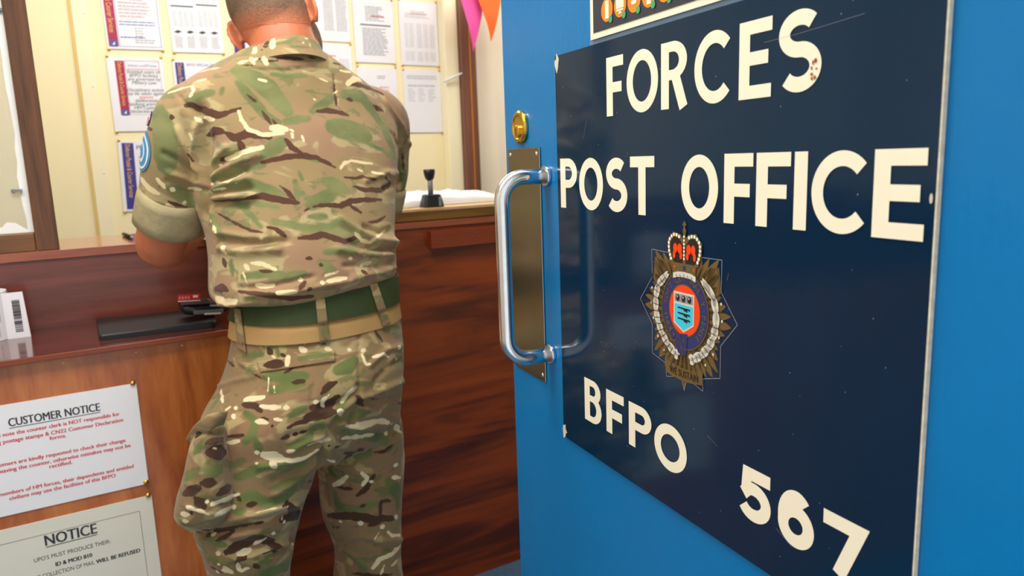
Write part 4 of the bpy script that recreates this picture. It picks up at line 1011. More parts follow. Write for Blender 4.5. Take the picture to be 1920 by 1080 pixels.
def folds(me, crop_lines, amp_scale=1.0, noise_amp=.0022, seed=0.0):
    V = verts(me); N_ = normals(me); tr = bvh(me); D_ = np.zeros(len(V))
    for crop, txt in crop_lines:
        for pts, wd in parse(txt):
            amp = .0055 if wd > 0 else -.0055
            P, sc_ = onto([tr], crop, dense(pts))
            if len(P) < 2: continue
            w_ = abs(wd) / sc_ / FPX * 1.75
            d = segdist(V, P); D_ += 2.2 * amp * amp_scale * (w_ / .008) ** .7 * np.exp(-(d / w_) ** 2)
    for i in range(len(V)):
        v = V[i]; D_[i] += noise_amp * noise.noise(Vector((v[0] * 9 + seed, v[1] * 9, v[2] * 14))) + .45 * noise_amp * noise.noise(Vector((v[0] * 26 + seed, v[1] * 26, v[2] * 34)))
    V = V + N_ * np.clip(D_, -.019, .016)[:, None]; me.vertices.foreach_set('co', V.ravel()); me.update()
    o = bpy.data.objects.new('t', me.copy()); COL.objects.link(o); s_ = o.modifiers.new('s', 'SUBSURF'); s_.levels = 1; s_.render_levels = 1
    bpy.context.view_layer.update(); out = bpy.data.meshes.new_from_object(o.evaluated_get(bpy.context.evaluated_depsgraph_get())); bpy.data.objects.remove(o); return out
shirt_me = folds(shirt_me, [('A', '''
400,690 480,640 580,600 660,575 w16; 412,745 500,715 600,690 w13; 415,790 520,778 640,775 w13; 405,655 440,590 500,530 w12; 398,630 410,560 430,480 w-9;
400,668 470,615 560,570 w-12; 410,718 500,680 600,645 w-12; 415,768 520,745 620,735 w-12; 412,815 500,815 600,830 w-12;
350,330 385,480 388,640 388,740 380,860 w-30; 365,690 335,560 340,440 355,380 w12; 380,700 362,560 372,430 w-14; 360,650 290,540 250,440 w10; 345,660 250,590 180,560 w-9; 372,720 300,690 210,660 w9; 375,745 290,735 200,700 w-8;
395,830 420,900 440,1000 w-10; 410,840 440,920 480,1020 w10; 285,310 330,360 380,410 395,500 w-5; 255,265 310,330 w-5;
1350,1010 1250,1000 1150,950 1080,900 w16; 1350,1050 1240,1050 1130,1010 w-14; 1330,1070 1200,1075 1060,1050 w14; 1360,940 1280,960 1200,930 w-11;
460,1040 600,1060 760,1050 w14; 470,1000 620,1010 800,1000 w-12; 430,950 560,985 700,990 w10;
1385,660 1300,660 1200,700 w9; 1380,700 1290,740 w-9; 1420,480 1380,600 1370,720 w-10; 1300,300 1390,420 1425,520 w9; 1260,330 1350,470 1400,600 w-8;
560,100 640,130 800,140 960,120 w-5; 1045,170 1050,300 w-4'''),
 ('B', '415,20 410,180 415,300 w-4; 280,290 380,310 520,290 w10; 270,240 330,260 w-8; 480,250 700,240 950,190 1200,150 w12; 430,200 640,190 900,130 w-11; 1440,60 1330,110 1150,130 w11; 1440,20 1300,60 1100,60 w-10')], 1.0, .0022)
trou_me = folds(trou_me, [('B', '''
1190,890 1100,960 1010,1020 w16; 1210,905 1330,850 1460,790 w14; 1195,930 1320,920 1470,880 w-12; 1200,950 1300,990 1420,1010 w12; 1180,880 1060,930 950,960 w-12; 1185,490 1195,640 1190,830 w-6; 1190,830 1190,960 1130,1060 w-14;
420,640 480,700 600,760 w9; 400,690 520,720 w-8; 900,820 890,960 w-7; 620,760 640,860 w6; 1480,560 1360,600 1260,690 w10; 1490,640 1380,700 1290,790 w-10; 300,820 400,790 540,760 w9; 260,900 360,860 w-8'''),
 ('C', '''
1060,70 1010,170 960,290 940,380 w-16; 960,250 840,330 700,370 560,390 w14; 950,290 820,400 660,470 w-13; 930,350 800,470 660,560 w13; 990,190 870,230 760,290 w11; 1000,160 880,170 740,190 w-10; 1030,110 900,110 w9;
1070,110 1200,150 1340,120 1460,60 w14; 1050,150 1180,200 1340,190 1470,150 w-12; 1010,210 1130,270 1290,290 w10; 980,270 1050,370 1180,430 w12; 965,320 1020,430 1130,510 w-11;
960,380 980,500 1000,620 w-9; 170,760 330,740 520,690 800,620 w16; 170,800 360,790 560,740 820,680 w-15; 190,840 360,830 560,800 w12; 770,870 640,900 480,960 300,980 w16; 770,900 620,950 430,1010 w-14; 780,850 600,870 400,880 w-11; 240,1000 330,1020 450,1070 w-12; 250,960 360,990 480,1060 w12;
1000,700 1060,830 1100,900 w-11; 1060,880 1150,930 1230,1010 w13; 1070,940 1150,1000 1190,1070 w-12; 1460,850 1340,860 1200,820 1080,860 w12; 1465,900 1350,900 1220,870 w-11; 1300,480 1305,640 1300,700 w5; 1340,500 1440,470 w5''')], 1.0, .003, 5.0)
pock_me = folds(pock_me, [('C', '''
350,190 400,400 450,600 w-6; 200,230 190,420 230,610 w-9; 130,320 130,520 170,660 w-8; 240,600 340,640 440,600 w-8; 90,500 190,520 w6; 220,250 330,230 w8; 250,160 320,190 w-8; 100,640 250,690 400,690 w8; 330,240 390,420 430,590 w5''')], .8, .003, 9.0)

# --- camouflage print: strokes laid on the cloth
BROWN = [('A', '''285,315 350,318 w16; 345,330 400,348 460,366 510,356 w27; 500,358 570,332 w14; 405,470 440,445 490,455 w26; 490,455 540,482 600,462 660,470 720,478 w28; 560,500 585,548 w24; 600,260 650,302 w9; 680,345 725,415 w13; 732,390 762,430 w12;
800,490 830,530 880,560 w20; 680,606 740,592 800,577 880,570 950,580 1000,605 1050,632 w20; 955,350 1010,345 1060,350 1115,368 w20; 1040,180 1045,250 1055,320 1090,352 w9; 1115,210 1180,215 1230,232 1290,260 w22; 1110,285 1135,290 w16; 1240,320 1290,345 w18;
1095,682 1150,686 1190,676 1260,695 w11; 1135,726 1200,745 1280,747 1325,716 1302,682 w19; 770,725 810,755 850,802 w13; 430,802 520,800 600,790 w14; 600,790 680,775 740,790 800,800 865,812 w24; 940,830 1000,825 1080,825 1130,802 1200,795 1285,795 w20; 1120,820 1180,860 w14;
450,860 500,890 560,925 620,950 680,960 w11; 705,935 750,945 802,982 w15; 865,990 930,986 980,970 1040,990 1100,1006 1160,986 w24; 1210,912 1260,905 1302,880 w12; 892,852 920,836 w9; 200,800 240,820 300,832 w11; 212,380 228,378 w20; 1350,460 1402,510 w13; 270,315 300,330 w8; 690,95 760,92 w8; 1040,105 1110,118 w9;
470,600 500,580 w18; 300,560 330,600 w8; 100,430 120,440 w14; 1390,560 1395,640 w10'''),
 ('B', '''280,210 330,200 360,218 w42; 330,20 350,70 w26; 430,225 540,235 640,255 760,268 900,258 w26; 820,210 850,160 w24; 868,222 890,200 w22; 1210,95 1245,112 w22; 860,15 900,20 w16; 945,52 962,58 w14; 560,90 640,100 w14;
600,690 720,680 w52; 618,588 640,622 w30; 720,742 780,702 900,680 w13; 775,800 850,790 w20; 955,872 1000,822 1045,800 w28; 890,962 980,950 1060,890 w58; 1180,890 1212,942 w36; 850,1020 920,1000 1000,1012 w50; 455,940 540,950 572,980 w28; 510,740 572,772 w12; 1258,902 1312,906 w13; 1290,470 1340,540 w14; 950,540 980,560 w14; 340,640 400,700 w12; 700,620 730,640 w18'''),
 ('C', '''740,142 800,112 890,95 w20; 700,212 755,197 w18; 775,190 800,178 w16; 820,172 862,160 w18; 870,90 960,50 1042,40 w52; 640,130 646,131 w18; 360,198 462,190 w15; 578,80 622,96 w14; 998,256 1006,257 w20; 1048,262 1058,262 w26; 1100,302 1160,297 1222,278 w20; 1288,296 1350,290 1404,252 w17; 1120,330 1222,382 1300,362 1384,330 w54; 1055,520 1155,532 w13; 1290,440 1232,532 1178,572 w24; 1330,600 1325,705 w17; 1340,602 1392,606 w15; 1200,640 1232,630 w13;
1000,698 1150,702 1300,722 1420,712 w46; 868,482 900,470 w12; 710,642 742,600 w14; 480,632 540,620 w24; 200,792 330,790 430,762 585,738 w18; 290,860 400,802 w22; 168,800 262,822 w30; 350,932 440,882 520,842 640,852 w62; 740,622 800,690 700,722 w58; 620,880 702,900 w28; 590,940 705,902 w22; 470,962 420,1002 w40; 1150,1062 1290,1077 1400,1070 w16; 1030,772 1072,768 w11; 250,1020 330,1060 w12; 520,1000 560,1030 w20; 1250,760 1330,740 w20;
220,242 332,210 w30; 240,292 342,302 w74; 80,560 182,520 w50; 200,492 282,490 w40; 380,512 300,562 w38; 160,592 212,642 w58; 128,678 134,682 w38; 400,552 442,602 w20; 160,200 230,130 w26'''),
 ('D', '690,600 650,720 w58; 580,780 600,775 w26; 480,930 560,915 690,940 w20; 820,910 950,900 1250,930 w34; 1300,890 1450,915 w16; 250,1020 460,1020 w20')]
CREAM = [('A', '''205,255 260,235 320,220 332,240 315,272 w14; 350,195 392,185 w14; 560,345 575,392 612,440 680,466 740,462 792,460 w17; 730,432 800,440 w36; 822,442 835,446 w16; 826,462 834,464 w12; 832,478 w12; 660,185 700,196 w13; 1110,210 1150,182 1200,190 1262,212 w25; 500,590 540,576 600,552 680,526 w23; 466,620 474,618 w16; 430,715 510,700 592,660 w15; 430,746 502,736 w14; 390,380 430,391 w18; 342,380 372,400 w20;
970,182 1010,196 w11; 1075,640 1090,612 1130,596 1180,606 1238,613 w13; 1160,640 1186,651 w11; 1235,656 1302,666 w16; 1330,660 1384,668 w12; 148,690 186,736 w18; 66,690 110,740 152,762 w25; 220,740 230,745 w22; 310,735 372,741 w15; 198,820 236,846 w18; 282,812 290,812 w18; 312,460 324,490 w17; 672,990 680,990 w18; 1150,960 1182,1002 1222,1012 1302,950 w16; 480,1032 492,1062 w24; 420,902 442,962 w14; 1035,262 1060,245 w10; 560,105 600,92 w14; 630,95 650,80 w14; 940,285 950,288 w10; 1070,140 1130,150 w10; 540,715 560,705 w10; 880,470 890,500 w6'''),
 ('B', '''470,60 492,82 w24; 515,45 582,52 662,82 w22; 540,185 602,192 652,184 w29; 680,235 792,230 w29; 815,152 826,150 w28; 954,170 964,170 w26; 1000,160 1062,142 1108,142 w27; 978,126 1062,102 w13; 1210,55 1262,45 w24; 1130,15 1142,15 w18; 288,272 360,292 412,290 w38; 455,100 490,190 w9;
770,545 802,549 w24; 820,576 852,602 w27; 640,632 662,642 w17; 742,640 740,692 w34; 985,586 1012,597 w24; 1126,592 1136,592 w19; 1214,597 1228,598 w22; 1444,580 1456,582 w22; 470,906 540,900 592,890 w29; 570,950 640,958 692,955 w25; 724,960 738,960 w30; 406,960 418,962 w22; 350,972 372,960 w17; 390,1006 406,1026 w22; 318,852 332,922 w22; 914,926 928,922 w22; 965,950 958,932 970,902 1002,880 w20; 1082,920 1122,870 1172,830 w28; 545,1046 612,1056 w25; 660,1031 702,1039 w19; 1210,622 1238,692 w17; 1250,686 1262,685 w16; 1180,1062 1282,1046 1342,1036 1402,1060 w22; 1280,640 1350,620 1380,640 w16; 1070,980 1075,1000 w40; 620,770 615,860 w10; 650,780 660,860 w8; 860,530 850,560 w12; 1420,640 1430,660 w10'''),
 ('C', '''360,236 432,226 w21; 590,312 660,322 702,342 w48; 640,362 658,396 w34; 700,342 782,352 862,332 932,285 w25; 540,300 552,300 w26; 538,365 550,366 w18; 740,290 782,289 w21; 870,252 942,226 1004,215 w19; 1085,212 1162,201 1284,185 w21; 1354,175 1368,175 w26; 1420,132 1452,162 w34; 1110,132 1202,142 1302,102 1384,112 w24; 1000,346 1062,372 1142,406 w28; 1030,502 1082,482 1116,450 w27; 1212,430 1245,462 1216,506 w20; 1264,482 1278,483 w20; 1404,456 1454,456 w20; 1418,378 1434,378 w22; 1070,735 1080,736 w18; 1192,746 1208,747 w28; 1334,762 1346,770 w26; 1418,700 1432,712 w22; 1374,802 1402,826 1452,820 w17; 1280,1032 1322,972 1402,942 1452,890 w26; 1328,1072 1352,1012 w12; 1400,1012 1432,980 w18;
264,815 278,816 w28; 644,812 658,810 w20; 530,876 602,840 w18; 430,936 502,916 w32; 296,938 306,930 w28; 420,1002 442,1052 w25; 450,1042 492,1030 w16; 328,1042 392,1056 w22; 298,1010 306,1010 w14; 765,882 775,878 w14; 716,738 724,738 w12; 290,1050 300,1055 w18; 340,1020 390,1060 w14; 500,690 700,640 w7; 700,720 740,640 w6; 1320,800 1290,850 w8;
258,622 352,592 432,560 w25; 70,690 112,690 w29; 84,735 96,735 w30; 100,642 152,662 w22; 226,610 236,612 w24; 290,692 402,642 w28; 240,692 160,662 w18; 270,270 290,275 w14'''),
 ('D', '768,552 760,640 745,738 w72; 462,665 485,735 470,830 w58; 1225,565 1300,600 w34; 1225,645 1240,680 w26; 1330,680 1350,720 w22; 620,900 660,1000 w70; 420,900 470,990 w50')]
GREEN = [('A', '''560,140 620,170 700,222 760,292 800,340 w88; 560,200 640,302 702,372 760,402 w44; 730,160 800,166 902,166 w22; 300,300 360,266 425,252 w38; 930,350 990,312 1042,270 w38; 1100,262 1182,272 1232,332 1292,422 1342,542 w66; 1040,432 1120,442 1202,462 w104; 1200,502 1282,542 1362,592 w22; 800,402 862,386 912,380 w38; 690,562 742,532 782,502 w62; 420,742 500,720 602,716 702,742 762,762 w52; 540,812 642,812 762,832 w22; 560,822 622,872 672,932 w24; 845,702 855,762 850,832 w24; 865,652 882,692 w15; 876,760 886,766 w30; 900,790 920,785 w28;
1000,702 1062,722 1104,746 w58; 920,822 1002,782 1052,752 w58; 738,905 822,922 922,942 1022,932 1082,890 w36; 920,882 1002,880 w30; 440,602 522,572 572,540 w38; 420,692 562,642 684,620 w30; 150,352 182,482 192,622 w104; 222,742 332,812 w58; 410,862 452,932 482,1002 w28; 1382,602 1402,702 1382,800 w40; 640,92 722,96 802,162 w18; 480,230 470,260 w20; 1000,1060 1150,1050 w34; 640,1040 760,1020 w22; 860,560 960,600 w20'''),
 ('B', '''460,130 602,112 722,132 842,112 w48; 950,42 1022,82 w58; 480,282 562,242 682,250 w28; 380,32 392,122 w30; 1200,120 1215,170 w14; 1320,110 1420,150 w26;
670,572 682,632 w24; 820,652 902,632 1004,626 w40; 460,632 582,620 w28; 600,762 722,772 852,760 w58; 640,852 762,822 832,800 w50; 1060,722 1122,702 1162,662 w78; 1350,462 1452,452 w30; 1470,802 1482,952 w30; 258,962 302,902 w40; 470,992 522,1032 w40; 760,1012 852,962 w40; 1130,1012 1252,992 w40; 1440,602 1482,562 w20; 1140,850 1080,940 1040,1030 w36'''),
 ('C', '''540,102 510,192 470,232 w50; 540,222 562,282 w40; 780,262 852,222 884,190 w60; 890,152 964,120 w48; 420,452 562,402 702,382 834,370 w58; 440,602 502,562 602,622 722,582 784,520 w58; 682,520 698,524 w30; 1100,162 1202,172 1322,202 1362,232 w68; 1170,322 1252,312 w38; 1040,562 1062,642 1182,662 1302,620 w48; 1380,482 1442,562 1440,640 w68; 1050,452 1002,402 w30; 1090,932 1202,1002 1222,1062 w48; 1000,782 1042,842 w40; 220,842 332,882 w58; 230,962 292,992 w40; 600,962 682,930 w22; 590,1062 742,1022 w58; 1420,250 1380,290 w20; 560,1000 640,980 w30;
150,302 192,252 w36; 240,422 312,402 w72; 90,482 142,430 w30; 410,682 462,670 w40; 140,522 160,562 w20'''),
 ('D', '520,700 640,600 w60; 820,680 980,660 1160,560 w60; 1050,720 1300,740 w50; 1280,650 1420,760 w50')]
trees = [bvh(shirt_me), bvh(trou_me), bvh(pock_me)]
def strokes3d(groups, use=None):
    out = []
    for crop, txt in groups:
        for pts, wd in parse(txt):
            P, sc_ = onto(use or trees, crop, dense(pts) if len(pts) > 1 else pts)
            if not P: continue
            keep = [P[0]]
            for p in P[1:]:
                if (p - keep[-1]).length < .05: keep.append(p)
            out.append((keep, 1.12 * wd / 2 / sc_ / FPX * (depth(keep[0]))))
    return out
S_B, S_C, S_G = strokes3d(BROWN), strokes3d(CREAM), strokes3d(GREEN)
def print_camo(me, seed=1, extra=True, sb=None, sc_=None, sg_=None):
    V = verts(me); n = len(V); N_ = normals(me); rnd = random.Random(seed)
    sets = {'camo_brown': sb if sb is not None else S_B, 'camo_cream': sc_ if sc_ is not None else S_C, 'camo_green': sg_ if sg_ is not None else S_G}
    near = np.full(n, 9.0); res = {}
    for k, ss in sets.items():
        d = np.full(n, .2)
        for P, r in ss: d = np.minimum(d, segdist(V, P, r * ((1.42 if r < .0065 else 1.12) if k == 'camo_brown' else 1.16), .45 if k == 'camo_brown' else .7))
        res[k] = d; near = np.minimum(near, d)
    if extra:                                            # the print goes on round the sides and front
        free = np.where(near > .035)[0]; tgt = int(len(free) / 1000)
        for _ in range(tgt):
            i = free[rnd.randrange(len(free))]; nrm = Vector(N_[i]); t = nrm.cross(VZ)
            if t.length < .2: t = VX.copy()
            t.normalize(); b = nrm.cross(t); kind = rnd.choice(('camo_brown', 'camo_brown', 'camo_cream', 'camo_green', 'camo_green'))
            a = rnd.uniform(-.5, .5); L = rnd.uniform(.015, .05); u = t * math.cos(a) + b * math.sin(a); c = Vector(V[i])
            P = [c - u * L + b * rnd.uniform(-.006, .006), c + b * rnd.uniform(-.006, .006), c + u * L + b * rnd.uniform(-.006, .006)]
            r = {'camo_brown': .004, 'camo_cream': .0032, 'camo_green': .011}[kind] * rnd.uniform(.7, 1.3)
            res[kind] = np.minimum(res[kind], segdist(V, P, r))
    for k, d in res.items():
        at_ = me.attributes.new(k, 'FLOAT', 'POINT'); at_.data.foreach_set('value', d.astype(np.float32))
def camo_mat(name, tan1, tan2, pale, g1, g2, br, cr_):
    m = NT(name); v = m.coord(); pos = m.add('ShaderNodeNewGeometry').outputs['Position']
    mp = m.add('ShaderNodeMapping'); mp.inputs['Scale'].default_value = (1, 1, 1.9); m.link(pos, mp.inputs[0]); v = mp.outputs[0]
    n1 = m.noise(v, 7.5, 3, .5, .6); n2 = m.noise(v, 11, 2, .5, .8); n3 = m.noise(v, 60, 2); n4 = m.noise(v, 17, 3, .55, .9)
    base = m.mix(m.ramp(n1, [(.40, (0, 0, 0)), (.58, (255, 255, 255))]), lin(tan1), lin(tan2))
    base = m.mix(m.ramp(n2, [(.56, (0, 0, 0)), (.60, (255, 255, 255))]), base, lin(pale))
    base = m.mix(m.math('MULTIPLY', m.ramp(n4, [(.57, (0, 0, 0)), (.63, (255, 255, 255))]), .6), base, lin(g1))
    jit = m.math('MULTIPLY', m.math('SUBTRACT', n3, .5), .007)
    def attr(nm):
        a = m.add('ShaderNodeAttribute'); a.attribute_name = nm; return m.math('ADD', a.outputs['Fac'], jit)
    def step(d, soft):
        mr = m.add('ShaderNodeMapRange', clamp=True); m.link(d, mr.inputs[0]); mr.inputs[1].default_value = soft; mr.inputs[2].default_value = -soft; mr.inputs[3].default_value = 0; mr.inputs[4].default_value = 1; return mr.outputs[0]
    gcol = m.mix(m.ramp(m.noise(v, 13, 3), [(.38, (0, 0, 0)), (.62, (255, 255, 255))]), lin(g1), lin(g2))
    base = m.mix(m.math('MULTIPLY', step(attr('camo_green'), .0022), .92), base, gcol)
    base = m.mix(step(attr('camo_brown'), .0006), base, lin(br))
    base = m.mix(step(attr('camo_cream'), .0006), base, lin(cr_))
    m.set(Base_Color=base, Roughness=.88); m.b.inputs['Specular IOR Level'].default_value = .2
    m.b.inputs['Sheen Weight'].default_value = .15
    wv = m.noise(pos, 900, 1); m.bump(m.math('ADD', m.math('MULTIPLY', wv, .4), m.noise(pos, 120, 3)), .16, .002)
    return m.m
M['camo'] = camo_mat('camouflage_shirt_cloth', (158, 125, 96), (154, 131, 91), (176, 157, 114), (102, 112, 68), (126, 130, 82), (88, 58, 43), (226, 206, 160))
M['camo_shaded'] = camo_mat('camouflage_trouser_shaded', (142, 110, 80), (134, 112, 76), (168, 146, 102), (82, 100, 50), (108, 116, 66), (74, 50, 36), (224, 206, 166))  # same cloth as the shirt, its shade put into darker colours

# --- the body
m = NT('skin'); v = m.coord(); f = m.noise(v, 12, 4, .6)
m.set(Base_Color=m.mix(f, lin((190, 106, 72)), lin((208, 126, 88))), Roughness=.5); m.b.inputs['Subsurface Weight'].default_value = .12; m.b.inputs['Subsurface Radius'].default_value = (.012, .005, .003)
m.bump(m.noise(v, 260, 2), .10, .001); M['skin'] = m.m
m = NT('cropped_hair'); v = m.coord(); f = m.noise(m.coord((1, 1, 1)), 230, 3, .7)
at_ = m.add('ShaderNodeAttribute'); at_.attribute_name = 'length'
hcol = m.mix(f, lin((62, 46, 36)), lin((134, 108, 82)))
fd = m.math('ADD', at_.outputs['Fac'], m.math('MULTIPLY', m.math('SUBTRACT', m.noise(v, 300, 2), .5), .9), True)
m.set(Base_Color=m.mix(fd, lin((196, 112, 76)), hcol), Roughness=.75); m.bump(f, .6, .003); M['hair'] = m.m
earL, earR = at(449, 66, 1.615), at(579, 14, 1.545)
Hr = (earR - earL).normalized(); Hf = Vector((math.sin(math.radians(34)), math.cos(math.radians(34)), -.36)); Hf = (Hf - Hr * Hf.dot(Hr)).normalized(); Hu = Hr.cross(Hf).normalized()
hc = (earL + earR) / 2 + Hu * .028 + Hf * .008
head = MB()
def hb(f_, r_, u_, a, b, d, n=24, m_=16): head.ball(hc + Hf * f_ + Hr * r_ + Hu * u_, Hr, Hf, Hu, a, b, d, n, m_)
hb(0, 0, .012, .0755, .098, .098); hb(-.012, 0, -.03, .069, .078, .075); hb(.045, 0, -.050, .067, .056, .080); hb(.062, 0, -.098, .042, .036, .026); hb(.03, 0, -.078, .066, .05, .045)
hb(.098, 0, -.035, .010, .018, .026, 12, 8); hb(.112, 0, -.046, .015, .011, .009, 12, 8); hb(.085, 0, .005, .052, .014, .012); hb(.096, 0, -.076, .022, .010, .009)
hb(.088, -.031, -.014, .014, .010, .009, 12, 8); hb(.088, .031, -.014, .014, .010, .009, 12, 8)
ear = MB()
for sgn in (-1, 1):
    pe = (Hr * sgn * .62 - Hf * .78).normalized(); en = pe.cross(Hu); a0 = hc + Hr * (sgn * .0735) + Hf * .002 - Hu * .028
    ring_ = [a0 + pe * (.013 + .015 * math.cos(t)) + Hu * (.031 * math.sin(t) + .002) for t in [math.radians(-125 + 275 * k / 16) for k in range(17)]]
    ear.tube(ring_, [.0046] * 17, 10); ear.ball(a0 + pe * .012, pe, en, Hu, .014, .0042, .028, 14, 10); ear.ball(a0 - Hu * .029 + pe * .012, pe, en, Hu, .008, .005, .009, 12, 8)
neck = smooth_tube([A(540, 150, 1.55, .085), A(536, 105, 1.548, .070), A(529, 75, 1.552, .063), A(522, 40, 1.565, .061), (*(hc - Hu * .03 - Hf * .01), .060)])
core = MB().loft(spline_rings([[c_ + (p - c_) * .88 for p in r for c_ in [sum(r, Vector((0, 0, 0))) / len(r)]] for r in [ring(*q) for q in T[1:]]], 2))
pcore = MB().loft(spline_rings([[c_ + (p - c_) * .86 for p in r for c_ in [sum(r, Vector((0, 0, 0))) / len(r)]] for r in [ring(*q) for q in [T[3], (560, 450, 742, 1.43, .122)] + Pv]], 2))
def shrink(rings, k): return [[c_ + (p - c_) * k for p in r for c_ in [sum(r, Vector((0, 0, 0))) / len(r)]] for r in rings]
lcore = MB().loft(shrink(lr + leg_down(lr[-1], FL), .78)); rcore = MB().loft(shrink(rr_ + leg_down(rr_[-1], FR), .78))
EL = at(302, 459, 1.605); WL = Vector((.285, 1.835, 1.160)); ERt = at(714, 400, 1.675); WR = Vector((.545, 1.895, 1.166))
arm_l = smooth_tube([A(366, 216, 1.52, .050), A(330, 300, 1.53, .050), A(318, 395, 1.57, .050), (*EL, .046), (*(EL.lerp(WL, .28) - VZ * .004), .046), (*EL.lerp(WL, .62), .037), (*WL, .028)])
arm_r = smooth_tube([A(712, 225, 1.60, .046), A(724, 300, 1.64, .042), A(720, 350, 1.655, .041), (*ERt, .041), (*ERt.lerp(WR, .3), .043), (*ERt.lerp(WR, .65), .036), (*WR, .028)])
def hand(wr, d, up, side, curl):
    """palm with four unequal bent fingers and a thumb from the side of the palm; side +1: thumb towards d x up"""
    d = d.normalized(); s_ = d.cross(up).normalized(); up = s_.cross(d).normalized(); h = MB()
    h.loft(spline_rings([[wr + d * u + s_ * (a * math.cos(t)) + up * (b * math.sin(t)) for t in [2 * math.pi * k / 20 for k in range(20)]] for u, a, b in ((-.012, .026, .022), (.02, .034, .019), (.055, .041, .016), (.085, .041, .013), (.094, .036, .009))], 2))
    for k, (o_, L) in enumerate(((.030, .068), (.0105, .076), (-.0095, .071), (-.029, .055))):
        p = wr + d * .086 + s_ * (o_ * side); ang = 0.12; pts = [p - d * .012]; rad = [.0098]
        for j, (fr, rr2) in enumerate(((.46, .0090), (.32, .0080), (.22, .0070))):
            ang += curl * (.8, 1.0, .7)[j] * (1 + .12 * k); p = p + (d * math.cos(ang) - up * math.sin(ang)) * (L * fr) + s_ * (o_ * side * .05); pts.append(p); rad.append(rr2)
        pts.append(p + (d * math.cos(ang) - up * math.sin(ang)) * .006); rad.append(.004); h.tube(pts, rad, 12)
    p0 = wr + d * .028 + s_ * (.030 * side); td = (d * .75 + s_ * (.55 * side) - up * .35).normalized(); t2 = (d * .95 + s_ * (.08 * side) - up * .35).normalized()
    h.tube([p0, p0 + td * .036, p0 + td * .036 + t2 * .030, p0 + td * .036 + t2 * .050, p0 + td * .036 + t2 * .055], [.0135, .0115, .0095, .0080, .004], 12); return h
hl = hand(WL, Vector((.62, .76, -.12)), VZ, 1, .22); hr = hand(WR, Vector((-.52, .80, -.14)), VZ, -1, .42)
body_me = fused(join(core, pcore, lcore, rcore, neck, head, ear, arm_l, arm_r, hl, hr), .0044, 4)
base = Vector((.42, 1.46, 0.0))
person = put('person', body_me, 'skin', None, 0, True, base)
tag(person, 'person in camouflage uniform seen from behind, leaning with both forearms on the counter ledge', 'person')
# eyes
for sgn in (-1, 1): MB().ball(hc + Hf * .0885 + Hr * (sgn * .031) - Hu * .012, Hr, Hf, Hu, .011, .010, .007, 14, 10).build('eye', 'white_pl', person, smooth=True)
# hair and beard: thin shells over the head
bV, bN = verts(body_me) + np.array(base), normals(body_me)
def shell(name, off, keep, ln):
    """cropped hair lying close on the head"""
    R_ = np.array([tuple(Hf), tuple(Hr), tuple(Hu)]); loc = (bV - np.array(hc)) @ R_.T
    idx = [i for i in np.where((np.abs(loc) < .16).all(1))[0] if keep(*loc[i], bV[i][2])]; ok = set(idx); mp = {i: k for k, i in enumerate(idx)}
    fs = [tuple(mp[v_] for v_ in p.vertices) for p in body_me.polygons if all(v_ in ok for v_ in p.vertices)]
    me = bpy.data.meshes.new(name); me.from_pydata([tuple(bV[i] + bN[i] * (off * (.04 + .96 * max(0, min(1, ln(*loc[i], bV[i][2])))))) for i in idx], [], fs); me.update()
    at2 = me.attributes.new('length', 'FLOAT', 'POINT'); at2.data.foreach_set('value', [max(0, min(1, ln(*loc[i], bV[i][2]))) for i in idx])
    return put(name, me, 'hair', person, 0, True, recalc=False)
ZH = at(520, 47, 1.49).z
shell('hair', .005, lambda f, r, u, z: z > ZH + .10 * r and abs(r) < .0765 + .001 * (u > 0) and (f < .035 or u > .055) and f < .10 and not (abs(r) > .070 and f > -.022 and u < .0), lambda f, r, u, z: (z - ZH - .10 * r) / .040)
shell('beard', .004, lambda f, r, u, z: u < -.012 and f > .006 - .22 * (u + .05) and abs(r) < .078 and (u < -.03 or abs(r) > .04), lambda f, r, u, z: min(1, (f - .006 + .22 * (u + .05)) / .012))
# clothes
print_camo(shirt_me, 3); shirt = put('shirt', shirt_me, 'camo', person, 0, True)
print_camo(trou_me, 4); trousers = put('trousers', trou_me, 'camo_shaded', person, 0, True)
print_camo(pock_me, 5, False); pocket = put('cargo_pocket', pock_me, 'camo_shaded', trousers, 0, True)
def band(r0, r1, grow0, grow1, th=.003, tilt=0.0):
    def g(r, k):
        c = sum(r, Vector((0, 0, 0))) / len(r); return [p + Vector(((p - c).x, (p - c).y, 0)).normalized() * k for p in r]
    o0, o1 = g(r0, grow0), g(r1, grow1); i0, i1 = g(r0, grow0 - th), g(r1, grow1 - th)
    return MB().loft([o0, [a.lerp(b, .5) for a, b in zip(o0, o1)], o1, i1, i0, o0], cap=False)
wz = [ring(r[0], r[1], r[2], r[3], r[4], n=96) for r in ((600, TL, TR, 1.425, .1265), (638, TL, TR, 1.424, .132))]
wb = band(wz[1], wz[0], .0045, .0040, .004); o = wb.build('waistband', 'waist', trousers, smooth=True)
bz = [ring(r[0], r[1], r[2], r[3], r[4], n=96) for r in ((545, 460, 744, 1.428, .119), (602, TL, TR, 1.425, .127))]
bt = band(bz[1], bz[0], .0075, .0065, .004); belt = bt.build('belt', 'belt', person, smooth=True, bevel=.0006)
garm = [bvh(trou_me)]
def world_bvh(mb): return BVHTree.FromPolygons([Vector(p) for p in mb.v], [tuple(f) for f in mb.f])
